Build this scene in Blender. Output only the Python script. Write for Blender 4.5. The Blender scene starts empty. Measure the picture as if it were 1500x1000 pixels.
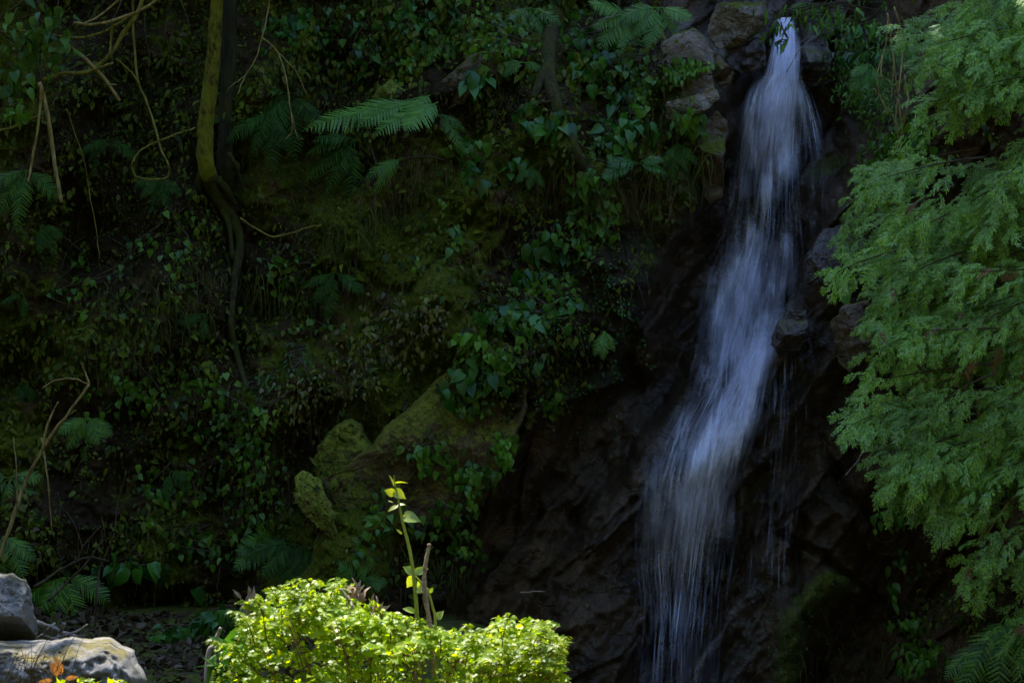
import bpy, math, random
import numpy as np
from mathutils import Vector

rnd = random.Random(7)
rng = np.random.default_rng(7)
R = math.radians
sc = bpy.context.scene

# ------------------------------------------------------------------ camera
CAMD = 15.0
cam_d = bpy.data.cameras.new('camera')
cam = bpy.data.objects.new('camera', cam_d)
sc.collection.objects.link(cam)
cam.location = (0, -CAMD, 0)
cam.rotation_euler = (R(90), 0, 0)
cam_d.sensor_width = 36
cam_d.lens = 36 * CAMD / 7.5
cam_d.clip_start = 0.1
cam_d.clip_end = 300
cam_d.dof.use_dof = True
cam_d.dof.focus_distance = 15.3
cam_d.dof.aperture_fstop = 9
sc.camera = cam

# ------------------------------------------------------------------ sky and sun
SUN_EL, SUN_AZ = R(57), R(22)        # azimuth from +Y towards -X ; the sun stands behind the cliff
w = bpy.data.worlds.new('World')
sc.world = w
w.use_nodes = True
nt = w.node_tree
bg = nt.nodes['Background']
sky = nt.nodes.new('ShaderNodeTexSky')
sky.sky_type = 'NISHITA'
sky.sun_disc = False
sky.sun_elevation = SUN_EL
sky.sun_rotation = -SUN_AZ
sky.ozone_density = 5.0
sky.dust_density = 0.6
nt.links.new(sky.outputs[0], bg.inputs[0])
bg.inputs[1].default_value = 0.15
sd = bpy.data.lights.new('sun', 'SUN')
sd.energy = 3.5
sd.angle = R(0.5)
sd.color = (1.0, 0.95, 0.86)
sun = bpy.data.objects.new('sun', sd)
sc.collection.objects.link(sun)
sv = Vector((-math.sin(SUN_AZ) * math.cos(SUN_EL), math.cos(SUN_AZ) * math.cos(SUN_EL), math.sin(SUN_EL)))
sun.rotation_euler = sv.to_track_quat('Z', 'Y').to_euler()
sc.view_settings.view_transform = 'Standard'
sc.view_settings.look = 'None'
sc.view_settings.gamma = 1
sc.view_settings.exposure = 2.3
sc.cycles.transparent_max_bounces = 48
sc.cycles.max_bounces = 6
sc.cycles.use_denoising = True
sc.cycles.use_adaptive_sampling = True

# ------------------------------------------------------------------ helpers
def smooth(x):
    x = np.clip(x, 0, 1)
    return x * x * (3 - 2 * x)

def _hash(ix, iy, s):
    h = (ix.astype(np.int64) * 374761393 + iy.astype(np.int64) * 668265263 + s * 974634777) & 0xFFFFFFFF
    h = ((h ^ (h >> 13)) * 1274126177) & 0xFFFFFFFF
    h = ((h ^ (h >> 16)) * 2246822519) & 0xFFFFFFFF
    return ((h ^ (h >> 15)) & 0xFFFFFF) / float(0xFFFFFF)

def vnoise(x, y, s=0):
    ix, iy = np.floor(x), np.floor(y)
    fx, fy = x - ix, y - iy
    fx, fy = fx * fx * (3 - 2 * fx), fy * fy * (3 - 2 * fy)
    a, b = _hash(ix, iy, s), _hash(ix + 1, iy, s)
    c, d = _hash(ix, iy + 1, s), _hash(ix + 1, iy + 1, s)
    return (a + (b - a) * fx) * (1 - fy) + (c + (d - c) * fx) * fy - 0.5

def fbm(x, y, s=0, o=5, g=0.5):
    v, a, f = 0, 1.0, 1.0
    for k in range(o):
        v = v + a * vnoise(x * f + 13.7 * k, y * f - 7.1 * k, s + k)
        a *= g
        f *= 2.03
    return v

def facets(x, y, s=0, jag=0.6):
    """blocky facets: height per cell with its own tilt, and the distance to the cell's edge"""
    ix, iy = np.floor(x), np.floor(y)
    f1 = np.full(x.shape, 9.0); f2 = np.full(x.shape, 9.0); h = np.zeros(x.shape)
    for dx in (-1, 0, 1):
        for dy in (-1, 0, 1):
            cx, cy = ix + dx, iy + dy
            px, py = cx + _hash(cx, cy, s), cy + _hash(cx, cy, s + 1)
            ddx, ddy = x - px, y - py
            d = np.sqrt(ddx ** 2 + ddy ** 2)
            hh = _hash(cx, cy, s + 2) - 0.5 + jag * ((_hash(cx, cy, s + 3) - 0.5) * ddx + (_hash(cx, cy, s + 4) - 0.5) * ddy)
            n = d < f1
            f2 = np.where(n, f1, np.minimum(f2, d))
            h = np.where(n, hh, h)
            f1 = np.where(n, d, f1)
    return h, f2 - f1

def tri(x, y, s=0):
    """continuous noise made of flat triangles: creased planar faces"""
    k = (x + y) * 0.3660254
    xi, yi = x + k, y + k
    ix, iy = np.floor(xi), np.floor(yi); fx, fy = xi - ix, yi - iy
    a, c = _hash(ix, iy, s), _hash(ix + 1, iy + 1, s)
    b = np.where(fx > fy, _hash(ix + 1, iy, s), _hash(ix, iy + 1, s))
    hi, lo = np.maximum(fx, fy), np.minimum(fx, fy)
    return a * (1 - hi) + b * (hi - lo) + c * lo - 0.5

def seg_dist(x, y, pts):
    """distance to a polyline, the signed side (positive to the right of travel) and the position along it (0..1)"""
    best = np.full(x.shape, 1e9); side = np.zeros(x.shape); par = np.zeros(x.shape)
    n = len(pts) - 1
    for i in range(n):
        ax, ay = pts[i][:2]; bx, by = pts[i + 1][:2]
        vx, vy = bx - ax, by - ay
        L = vx * vx + vy * vy
        t = np.clip(((x - ax) * vx + (y - ay) * vy) / L, 0, 1)
        dx, dy = x - ax - t * vx, y - ay - t * vy
        d = np.sqrt(dx * dx + dy * dy)
        m = d < best
        best = np.where(m, d, best)
        side = np.where(m, np.sign(vx * dy - vy * dx), side)
        par = np.where(m, (i + t) / n, par)
    return best, side, par

def line_x(py, pts):
    return np.interp(py, [p[0] for p in pts], [p[1] for p in pts])

def at(px, py, Y):
    """the world point that a pixel of the 1500x1000 survey frame marks at depth Y"""
    k = (CAMD + Y) / CAMD / 200.0
    return np.stack([(np.asarray(px, float) - 750) * k, np.broadcast_to(np.asarray(Y, float), np.shape(px)) + 0.0 * np.asarray(px, float), (500 - np.asarray(py, float)) * k], -1)

# ---- mesh collector
class MB:
    def __init__(s):
        s.V, s.L, s.S, s.M, s.n, s.A = [], [], [], [], 0, []
    def add(s, V, F, mat=0, att=None):
        """F: an (m,k) array or a list of tuples"""
        V = np.asarray(V, float).reshape(-1, 3)
        if isinstance(F, np.ndarray):
            s.L.append((F + s.n).ravel()); s.S.append(np.full(len(F), F.shape[1])); s.M.append(np.full(len(F), mat))
        else:
            s.L.append(np.array([i for f in F for i in f]) + s.n); s.S.append(np.array([len(f) for f in F])); s.M.append(np.full(len(F), mat))
        s.V.append(V); s.n += len(V)
        s.A.append(np.zeros(len(V)) if att is None else np.broadcast_to(np.asarray(att, float), (len(V),)))
    def inst(s, T, F, P, B, sc_, mat=0, att=None):
        """copies of a template: T (n,3), F list of faces, P (N,3), B (N,3,3) rows = local axes, sc_ (N,) or (N,3)"""
        N = len(P)
        if N == 0: return
        sc_ = np.asarray(sc_, float)
        if sc_.ndim == 1: sc_ = sc_[:, None]
        TT = T[None] * sc_[:, None, :] if sc_.shape[1] == 3 else T[None] * sc_[:, :, None]
        V = np.einsum('nij,njk->nik', TT, B) + P[:, None, :]
        n = len(T)
        loops = np.array([i for f in F for i in f]); sizes = np.array([len(f) for f in F])
        off = (np.arange(N) * n)[:, None]
        s.L.append((loops[None] + off + s.n).ravel()); s.S.append(np.tile(sizes, N)); s.M.append(np.full(N * len(sizes), mat))
        s.V.append(V.reshape(-1, 3)); s.n += N * n
        s.A.append(np.repeat(np.zeros(N) if att is None else np.asarray(att, float), n))
    def mesh(s, name, smooth_=True, att=None):
        me = bpy.data.meshes.new(name)
        V = np.concatenate(s.V); L = np.concatenate(s.L); S = np.concatenate(s.S)
        me.vertices.add(len(V)); me.vertices.foreach_set('co', V.ravel())
        me.loops.add(len(L)); me.loops.foreach_set('vertex_index', L.astype(np.int32))
        me.polygons.add(len(S)); me.polygons.foreach_set('loop_start', (np.cumsum(S) - S).astype(np.int32))
        me.polygons.foreach_set('material_index', np.concatenate(s.M).astype(np.int32))
        me.polygons.foreach_set('use_smooth', np.full(len(S), smooth_))
        if att:
            a = me.attributes.new(att, 'FLOAT', 'POINT'); a.data.foreach_set('value', np.concatenate(s.A))
        me.update(calc_edges=True); me.validate()
        return me
    def build(s, name, mats, parent=None, smooth_=True, att=None):
        if not isinstance(mats, (list, tuple)): mats = [mats]
        me = s.mesh(name, smooth_, att)
        for m in mats: me.materials.append(m)
        o = bpy.data.objects.new(name, me)
        sc.collection.objects.link(o)
        if parent is not None:
            o.parent = parent
            o.matrix_parent_inverse = parent.matrix_basis.inverted()
        return o

def tag(o, label=None, cat=None, group=None, kind=None):
    if label: o['label'] = label
    if cat: o['category'] = cat
    if group: o['group'] = group
    if kind: o['kind'] = kind
    return o

def thing(name, label, cat, loc, group=None):
    o = bpy.data.objects.new(name, None)
    o.empty_display_size = 0.1
    sc.collection.objects.link(o)
    o.location = tuple(float(v) for v in loc)
    return tag(o, label, cat, group)

# ---- materials
def mat(name):
    m = bpy.data.materials.new(name); m.use_nodes = True
    n = m.node_tree; n.nodes.clear()
    out = n.nodes.new('ShaderNodeOutputMaterial')
    return m, n, out

def N(n, t, **k):
    x = n.nodes.new(t)
    for a, b in k.items():
        if a.startswith('i_'): x.inputs[a[2:].replace('_', ' ')].default_value = b
        else: setattr(x, a, b)
    return x

def ramp(n, stops, src=None):
    r = n.nodes.new('ShaderNodeValToRGB')
    e = r.color_ramp.elements
    while len(e) < len(stops): e.new(0.5)
    for q, (p, c) in zip(e, stops):
        q.position = p; q.color = (*c, 1) if len(c) == 3 else c
    if src is not None: n.links.new(src, r.inputs[0])
    return r.outputs[0]

def noise(n, scale, detail=5, vec=None, rough=0.55, dist=0.0):
    x = N(n, 'ShaderNodeTexNoise'); x.inputs['Scale'].default_value = scale; x.inputs['Detail'].default_value = detail
    x.inputs['Roughness'].default_value = rough; x.inputs['Distortion'].default_value = dist
    if vec is not None: n.links.new(vec, x.inputs['Vector'])
    return x.outputs['Fac']

def mixc(n, f, a, b, typ='MIX'):
    x = N(n, 'ShaderNodeMix', data_type='RGBA', blend_type=typ)
    for s_, v in ((x.inputs[0], f), (x.inputs[6], a), (x.inputs[7], b)):
        if isinstance(v, (int, float)): s_.default_value = v
        elif isinstance(v, tuple): s_.default_value = (*v, 1)
        else: n.links.new(v, s_)
    return x.outputs[2]

def math_(n, op, a, b=0.0, c=None):
    x = N(n, 'ShaderNodeMath', operation=op)
    for s_, v in zip(x.inputs, (a, b) if c is None else (a, b, c)):
        if isinstance(v, (int, float)): s_.default_value = v
        else: n.links.new(v, s_)
    return x.outputs[0]

def leaf_mat(name, cols, rough=0.38, trans=0.3, tcol=None, spec=0.5):
    """foliage: each leaf its own shade between the colours given"""
    m, n, out = mat(name)
    g = N(n, 'ShaderNodeNewGeometry')
    k = len(cols)
    c = ramp(n, [(i / max(1, k - 1), cols[i]) for i in range(k)], g.outputs['Random Per Island'])
    tc = N(n, 'ShaderNodeTexCoord').outputs['Object']
    c = mixc(n, 0.6, c, ramp(n, [(0.3, (0.45, 0.45, 0.45)), (0.7, (1.5, 1.5, 1.5))], noise(n, 2.2, 3, tc)), 'MULTIPLY')
    p = N(n, 'ShaderNodeBsdfPrincipled')
    n.links.new(c, p.inputs['Base Color'])
    p.inputs['Roughness'].default_value = rough
    p.inputs['Specular IOR Level'].default_value = spec
    t = N(n, 'ShaderNodeBsdfTranslucent')
    n.links.new(mixc(n, 1.0, c, tcol or (1.3, 1.5, 0.5), 'MULTIPLY'), t.inputs[0])
    mx = N(n, 'ShaderNodeMixShader'); mx.inputs[0].default_value = trans
    n.links.new(p.outputs[0], mx.inputs[1]); n.links.new(t.outputs[0], mx.inputs[2])
    n.links.new(mx.outputs[0], out.inputs[0])
    return m

def bark_mat(name, c1, c2, c3=None, scale=14, bump=0.4, stretch=(1, 1, 0.25), rough=0.85):
    m, n, out = mat(name)
    tc = N(n, 'ShaderNodeTexCoord').outputs['Object']
    mp = N(n, 'ShaderNodeMapping'); mp.inputs['Scale'].default_value = stretch; n.links.new(tc, mp.inputs[0])
    f = noise(n, scale, 8, mp.outputs[0], 0.65)
    c = ramp(n, [(0.35, c1), (0.65, c2)], f)
    if c3: c = mixc(n, ramp(n, [(0.45, (0, 0, 0)), (0.62, (1, 1, 1))], noise(n, 3.0, 5, tc)), c, c3)
    p = N(n, 'ShaderNodeBsdfPrincipled'); n.links.new(c, p.inputs['Base Color']); p.inputs['Roughness'].default_value = rough; p.inputs['Specular IOR Level'].default_value = 0.15
    b = N(n, 'ShaderNodeBump'); b.inputs['Strength'].default_value = bump; b.inputs['Distance'].default_value = 0.03
    n.links.new(f, b.inputs['Height']); n.links.new(b.outputs[0], p.inputs['Normal']); n.links.new(p.outputs[0], out.inputs[0])
    return m

def rock_mat(name, c1, c2, moss=0.0, spec=0.2, moss_c=((0.02, 0.030, 0.002), (0.105, 0.115, 0.008)), rough=(0.5, 0.9), scale=3.0, stain=None, attr=False, bump=0.5):
    """rock; with attr it reads the masks 'moss', 'wet', 'grey' and 'soil' stored on the mesh"""
    m, n, out = mat(name)
    tc = N(n, 'ShaderNodeTexCoord').outputs['Object']
    f1 = noise(n, scale, 9, tc, 0.62)
    f2 = noise(n, scale * 14, 6, tc, 0.7)
    c = ramp(n, [(0.3, c1), (0.7, c2)], f1)
    c = mixc(n, 0.75, c, ramp(n, [(0.32, (0.35, 0.33, 0.32)), (0.5, (1, 1, 1)), (0.72, (1.9, 1.85, 1.8))], f2), 'MULTIPLY')
    if stain: c = mixc(n, ramp(n, [(0.5, (0, 0, 0)), (0.68, (1, 1, 1))], noise(n, scale * 0.8, 6, tc, 0.6, 0.6)), c, stain)
    r = ramp(n, [(0.3, (rough[0],) * 3), (0.7, (rough[1],) * 3)], f1)
    mcol = ramp(n, [(0.3, moss_c[0]), (0.7, moss_c[1])], noise(n, 34, 6, tc, 0.7))
    geo = N(n, 'ShaderNodeNewGeometry')
    sep = N(n, 'ShaderNodeSeparateXYZ'); n.links.new(geo.outputs['Normal'], sep.inputs[0])
    if attr:
        def A(k):
            a = N(n, 'ShaderNodeAttribute', attribute_name=k); return a.outputs['Fac']
        fn = noise(n, 5.5, 8, tc, 0.65)
        wob = math_(n, 'MULTIPLY_ADD', fn, 1.6, -0.8)
        def M(k, lo=0.35, hi=0.65):
            s = math_(n, 'ADD', A(k), wob)
            return ramp(n, [(lo, (0, 0, 0)), (hi, (1, 1, 1))], s)
        c = mixc(n, 0.8, c, ramp(n, [(0.36, (0.4, 0.38, 0.36)), (0.5, (1, 1, 1)), (0.66, (2.2, 2.0, 1.8))], noise(n, 130, 3, tc, 0.7)), 'MULTIPLY')
        grey = mixc(n, 0.8, (0.17, 0.155, 0.14), ramp(n, [(0.3, (0.4, 0.4, 0.42)), (0.7, (1.4, 1.35, 1.25))], f2), 'MULTIPLY')
        c = mixc(n, M('grey'), c, grey)
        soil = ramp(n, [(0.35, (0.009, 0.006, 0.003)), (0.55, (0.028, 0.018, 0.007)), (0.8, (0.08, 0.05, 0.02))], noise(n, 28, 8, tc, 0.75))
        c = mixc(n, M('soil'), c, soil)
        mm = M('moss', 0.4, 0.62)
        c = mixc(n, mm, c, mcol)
        wet = A('wet')
        c = mixc(n, wet, c, mixc(n, 1.0, c, (0.55, 0.52, 0.5), 'MULTIPLY'))
        r = mixc(n, wet, r, mixc(n, 1.0, r, (0.36, 0.36, 0.36), 'MULTIPLY'))
        r = mixc(n, mm, r, (0.95, 0.95, 0.95))
    elif moss > 0:
        s = math_(n, 'ADD', math_(n, 'MULTIPLY', sep.outputs[2], 0.28), noise(n, 4.5, 7, tc, 0.65))
        mm = ramp(n, [(0.78 - 0.5 * moss, (0, 0, 0)), (0.92 - 0.5 * moss, (1, 1, 1))], s)
        c = mixc(n, mm, c, mcol)
        r = mixc(n, mm, r, (0.95, 0.95, 0.95))
    p = N(n, 'ShaderNodeBsdfPrincipled'); n.links.new(c, p.inputs['Base Color']); n.links.new(r, p.inputs['Roughness'])
    p.inputs['Specular IOR Level'].default_value = spec
    if attr: n.links.new(math_(n, 'MULTIPLY_ADD', A('wet'), 0.55, 0.06), p.inputs['Specular IOR Level'])
    b1 = N(n, 'ShaderNodeBump'); b1.inputs['Strength'].default_value = bump; b1.inputs['Distance'].default_value = 0.03
    n.links.new(noise(n, 9, 10, tc, 0.68), b1.inputs['Height'])
    vo = N(n, 'ShaderNodeTexVoronoi', feature='DISTANCE_TO_EDGE'); vo.inputs['Scale'].default_value = 3.2
    mv = N(n, 'ShaderNodeMapping'); mv.inputs['Rotation'].default_value = (0, R(35), 0); mv.inputs['Scale'].default_value = (0.6, 1, 1.7); n.links.new(tc, mv.inputs[0])
    wv = N(n, 'ShaderNodeVectorMath', operation='ADD'); wn = N(n, 'ShaderNodeTexNoise'); wn.inputs['Scale'].default_value = 4; n.links.new(tc, wn.inputs['Vector'])
    ws = N(n, 'ShaderNodeVectorMath', operation='SCALE'); ws.inputs['Scale'].default_value = 0.35; n.links.new(wn.outputs['Color'], ws.inputs[0])
    n.links.new(mv.outputs[0], wv.inputs[0]); n.links.new(ws.outputs[0], wv.inputs[1]); n.links.new(wv.outputs[0], vo.inputs['Vector'])
    bc = N(n, 'ShaderNodeBump'); bc.inputs['Strength'].default_value = 0.6; bc.inputs['Distance'].default_value = 0.03
    n.links.new(ramp(n, [(0.0, (0, 0, 0)), (0.035, (1, 1, 1))], vo.outputs['Distance']), bc.inputs['Height']); n.links.new(bc.outputs[0], b1.inputs['Normal'])
    b2 = N(n, 'ShaderNodeBump'); b2.inputs['Strength'].default_value = bump * 0.8; b2.inputs['Distance'].default_value = 0.012
    n.links.new(f2, b2.inputs['Height']); n.links.new(b1.outputs[0], b2.inputs['Normal'])
    n.links.new(b2.outputs[0], p.inputs['Normal']); n.links.new(p.outputs[0], out.inputs[0])
    return m

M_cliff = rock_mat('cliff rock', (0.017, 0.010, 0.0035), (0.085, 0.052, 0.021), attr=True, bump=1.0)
M_grey = rock_mat('dry grey rock', (0.07, 0.058, 0.046), (0.23, 0.195, 0.155), moss=0.3, stain=(0.09, 0.055, 0.03), rough=(0.55, 0.85))
M_purple = rock_mat('wet purplish rock', (0.022, 0.014, 0.012), (0.07, 0.044, 0.038), moss=0.1, spec=0.7, rough=(0.16, 0.4), scale=5, bump=1.0)
M_brownrock = rock_mat('brown rock', (0.035, 0.024, 0.015), (0.13, 0.09, 0.055), moss=0.35, rough=(0.4, 0.8))
M_mossrock = rock_mat('mossy rock', (0.04, 0.028, 0.010), (0.15, 0.11, 0.04), moss=0.74, moss_c=((0.045, 0.055, 0.005), (0.22, 0.25, 0.03)), rough=(0.6, 0.9))
M_outcrop = rock_mat('mossy outcrop', (0.035, 0.022, 0.010), (0.16, 0.11, 0.05), moss=0.56, moss_c=((0.035, 0.04, 0.003), (0.21, 0.21, 0.018)), rough=(0.6, 0.9), scale=5, bump=0.9)
M_front = rock_mat('pale grey boulder', (0.09, 0.086, 0.08), (0.22, 0.21, 0.2), moss=0.12, moss_c=((0.06, 0.05, 0.015), (0.14, 0.115, 0.035)), scale=6, rough=(0.6, 0.9))
M_ground = rock_mat('leaf litter', (0.015, 0.011, 0.007), (0.07, 0.05, 0.03), moss=0.25, scale=6, rough=(0.7, 0.95), bump=1.0)

G_dark = leaf_mat('dark green leaf', [(0.010, 0.045, 0.006), (0.022, 0.095, 0.010), (0.036, 0.135, 0.012), (0.055, 0.17, 0.014)], 0.38, 0.25, spec=0.38)
G_mid = leaf_mat('green leaf', [(0.025, 0.075, 0.006), (0.045, 0.12, 0.008), (0.075, 0.18, 0.01), (0.11, 0.22, 0.014)], 0.45, 0.3, spec=0.35)
G_bright = leaf_mat('bright green leaf', [(0.05, 0.14, 0.012), (0.09, 0.22, 0.018), (0.15, 0.30, 0.02)], 0.45, 0.35, spec=0.3)
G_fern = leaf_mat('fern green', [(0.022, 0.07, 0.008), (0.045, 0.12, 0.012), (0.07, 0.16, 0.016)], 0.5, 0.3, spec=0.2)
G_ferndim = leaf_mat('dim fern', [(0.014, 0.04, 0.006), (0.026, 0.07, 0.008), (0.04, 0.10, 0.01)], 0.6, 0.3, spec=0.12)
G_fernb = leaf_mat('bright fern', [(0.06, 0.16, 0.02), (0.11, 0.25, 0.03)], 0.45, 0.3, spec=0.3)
G_under = leaf_mat('undergrowth', [(0.012, 0.022, 0.002), (0.030, 0.062, 0.003), (0.08, 0.10, 0.004), (0.10, 0.13, 0.006), (0.06, 0.058, 0.008)], 0.6, 0.25, spec=0.2)
G_yellow = leaf_mat('yellowed leaf', [(0.06, 0.055, 0.010), (0.13, 0.13, 0.02), (0.17, 0.15, 0.03), (0.05, 0.07, 0.01)], 0.5, 0.3, (1.2, 1.1, 0.4))
G_cedar = leaf_mat('cypress needle', [(0.05, 0.13, 0.008), (0.13, 0.28, 0.018), (0.30, 0.53, 0.04), (0.27, 0.42, 0.20), (0.09, 0.20, 0.02), (0.18, 0.35, 0.035)], 0.5, 0.35, (1.2, 1.3, 0.4), spec=0.4)
G_brownspray = leaf_mat('dead cypress needle', [(0.16, 0.07, 0.03), (0.22, 0.11, 0.05)], 0.7, 0.2, (1, 0.8, 0.5))
G_bush = leaf_mat('sunlit bush leaf', [(0.09, 0.18, 0.004), (0.18, 0.29, 0.005), (0.27, 0.38, 0.006), (0.36, 0.44, 0.008), (0.14, 0.24, 0.004)], 0.42, 0.64, (1.6, 1.45, 0.06), 0.22)
G_grass = leaf_mat('grass blade', [(0.02, 0.04, 0.006), (0.06, 0.075, 0.012), (0.11, 0.10, 0.02), (0.03, 0.06, 0.006)], 0.6, 0.2, spec=0.15)
G_deadgrass = leaf_mat('hanging dead root', [(0.05, 0.035, 0.015), (0.11, 0.08, 0.04), (0.17, 0.13, 0.06)], 0.7, 0.1, (1, 0.9, 0.7), spec=0.1)
G_litter = leaf_mat('fallen leaf', [(0.015, 0.009, 0.004), (0.035, 0.022, 0.011), (0.06, 0.04, 0.025), (0.10, 0.075, 0.055)], 0.7, 0.05, (1, 0.8, 0.6), spec=0.08)
G_orange = leaf_mat('orange leaf', [(0.5, 0.2, 0.04), (0.6, 0.3, 0.07)], 0.5, 0.4, (1, 0.8, 0.5))
G_canopy = leaf_mat('canopy leaf', [(0.10, 0.17, 0.012), (0.15, 0.23, 0.02)], 0.45, 0.5, (1.4, 1.4, 0.3), spec=0.3)
B_moss = bark_mat('mossy bark', (0.022, 0.017, 0.004), (0.24, 0.215, 0.018), (0.21, 0.22, 0.012), 46, 1.6, (1, 1, 0.4))
B_dark = bark_mat('dark bark', (0.010, 0.009, 0.004), (0.04, 0.036, 0.014), (0.04, 0.042, 0.006), 22, 0.8)
B_root = bark_mat('root bark', (0.014, 0.012, 0.004), (0.065, 0.055, 0.018), (0.045, 0.05, 0.008), 30, 1.0)
B_vine = bark_mat('vine bark', (0.12, 0.085, 0.03), (0.36, 0.27, 0.10), None, 40, 0.3)
B_vinegreen = bark_mat('mossy vine bark', (0.08, 0.075, 0.015), (0.22, 0.20, 0.035), None, 40, 0.3)
B_vinedark = bark_mat('dull vine bark', (0.03, 0.023, 0.014), (0.09, 0.07, 0.04), None, 40, 0.3)
B_dry = bark_mat('dry stalk', (0.18, 0.11, 0.07), (0.42, 0.30, 0.22), None, 60, 0.6, (1, 1, 1))
B_green = bark_mat('green stem', (0.16, 0.20, 0.03), (0.30, 0.32, 0.06), None, 30, 0.1)
B_red = bark_mat('reddish stem', (0.10, 0.05, 0.025), (0.22, 0.11, 0.05), None, 30, 0.1)
B_twig = bark_mat('grey twig', (0.16, 0.13, 0.11), (0.36, 0.31, 0.27), None, 40, 0.3)

# ------------------------------------------------------------------ terrain: the rock face
WATER_C = [(-300, 1150), (25, 1150), (100, 1147), (200, 1130), (300, 1117), (400, 1103), (470, 1090), (560, 1080), (650, 1045), (750, 1020), (1000, 1005), (1300, 1000)]
EDGE_L = [(-400, 960), (0, 975), (160, 1020), (250, 1045), (330, 1010), (480, 905), (560, 915), (600, 800), (700, 740), (800, 690), (900, 645), (1300, 560)]
EDGE_R = [(-400, 1215), (0, 1215), (150, 1225), (250, 1240), (400, 1290), (600, 1330), (800, 1300), (1000, 1300), (1300, 1300)]

CRACKS = [  # polylines with half-width (px) and depth (m)
    ([(1000, 545), (930, 640), (860, 740), (800, 830), (740, 960)], 9, 0.16),
    ([(930, 730), (870, 800), (800, 862)], 5, 0.12),
    ([(880, 760), (845, 800), (790, 850)], 5, 0.10),
    ([(915, 560), (850, 610), (820, 680), (760, 790)], 14, 0.25),
    ([(1010, 330), (985, 400), (940, 470), (905, 520), (935, 570)], 10, 0.2),
    ([(1140, 780), (1200, 810), (1290, 880), (1350, 960)], 6, 0.2),
    ([(1205, 640), (1230, 720), (1300, 770)], 7, 0.14),
    ([(1175, 760), (1165, 860), (1200, 990)], 8, 0.16),
    ([(1240, 880), (1210, 930), (1190, 1000)], 6, 0.15),
    ([(500, 370), (560, 420), (600, 428)], 7, 0.18),
    ([(600, 428), (640, 380), (730, 270)], 5, 0.12),
    ([(690, 600), (655, 660), (640, 690)], 5, 0.12),
    ([(0, 850), (120, 880), (300, 915), (420, 930)], 26, 0.30),
    ([(345, 330), (350, 430), (345, 500), (370, 560)], 12, 0.22),
    ([(470, 600), (420, 680), (430, 760)], 26, 0.30),
    ([(1060, 290), (1020, 400), (990, 500), (960, 600)], 30, 0.22),
    ([(850, 540), (900, 520), (930, 560)], 22, 0.25),
    ([(760, 545), (775, 600), (760, 640)], 7, 0.15),
]
RIDGES = [  # (polyline, half-width, height towards the camera)
    ([(430, 860), (520, 800), (600, 640), (680, 545), (760, 500)], 55, 0.28),
    ([(1240, 330), (1190, 380), (1150, 450), (1110, 620)], 26, 0.20),
    ([(1210, 560), (1200, 700), (1180, 780)], 30, 0.14),
    ([(1150, 1000), (1165, 900), (1225, 850), (1270, 870)], 26, 0.25),
    ([(1300, 420), (1250, 520), (1270, 600)], 40, 0.2),
    ([(700, 900), (760, 760), (820, 620)], 26, 0.12),
    ([(560, 180), (640, 130), (720, 85), (790, 90), (820, 180), (840, 250)], 26, 0.22),
    ([(500, 320), (600, 420), (700, 300)], 60, 0.14),
    ([(1020, 160), (1055, 250), (1010, 330)], 30, 0.18),
    ([(0, 640), (200, 560), (420, 600)], 60, 0.12),
]

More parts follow.
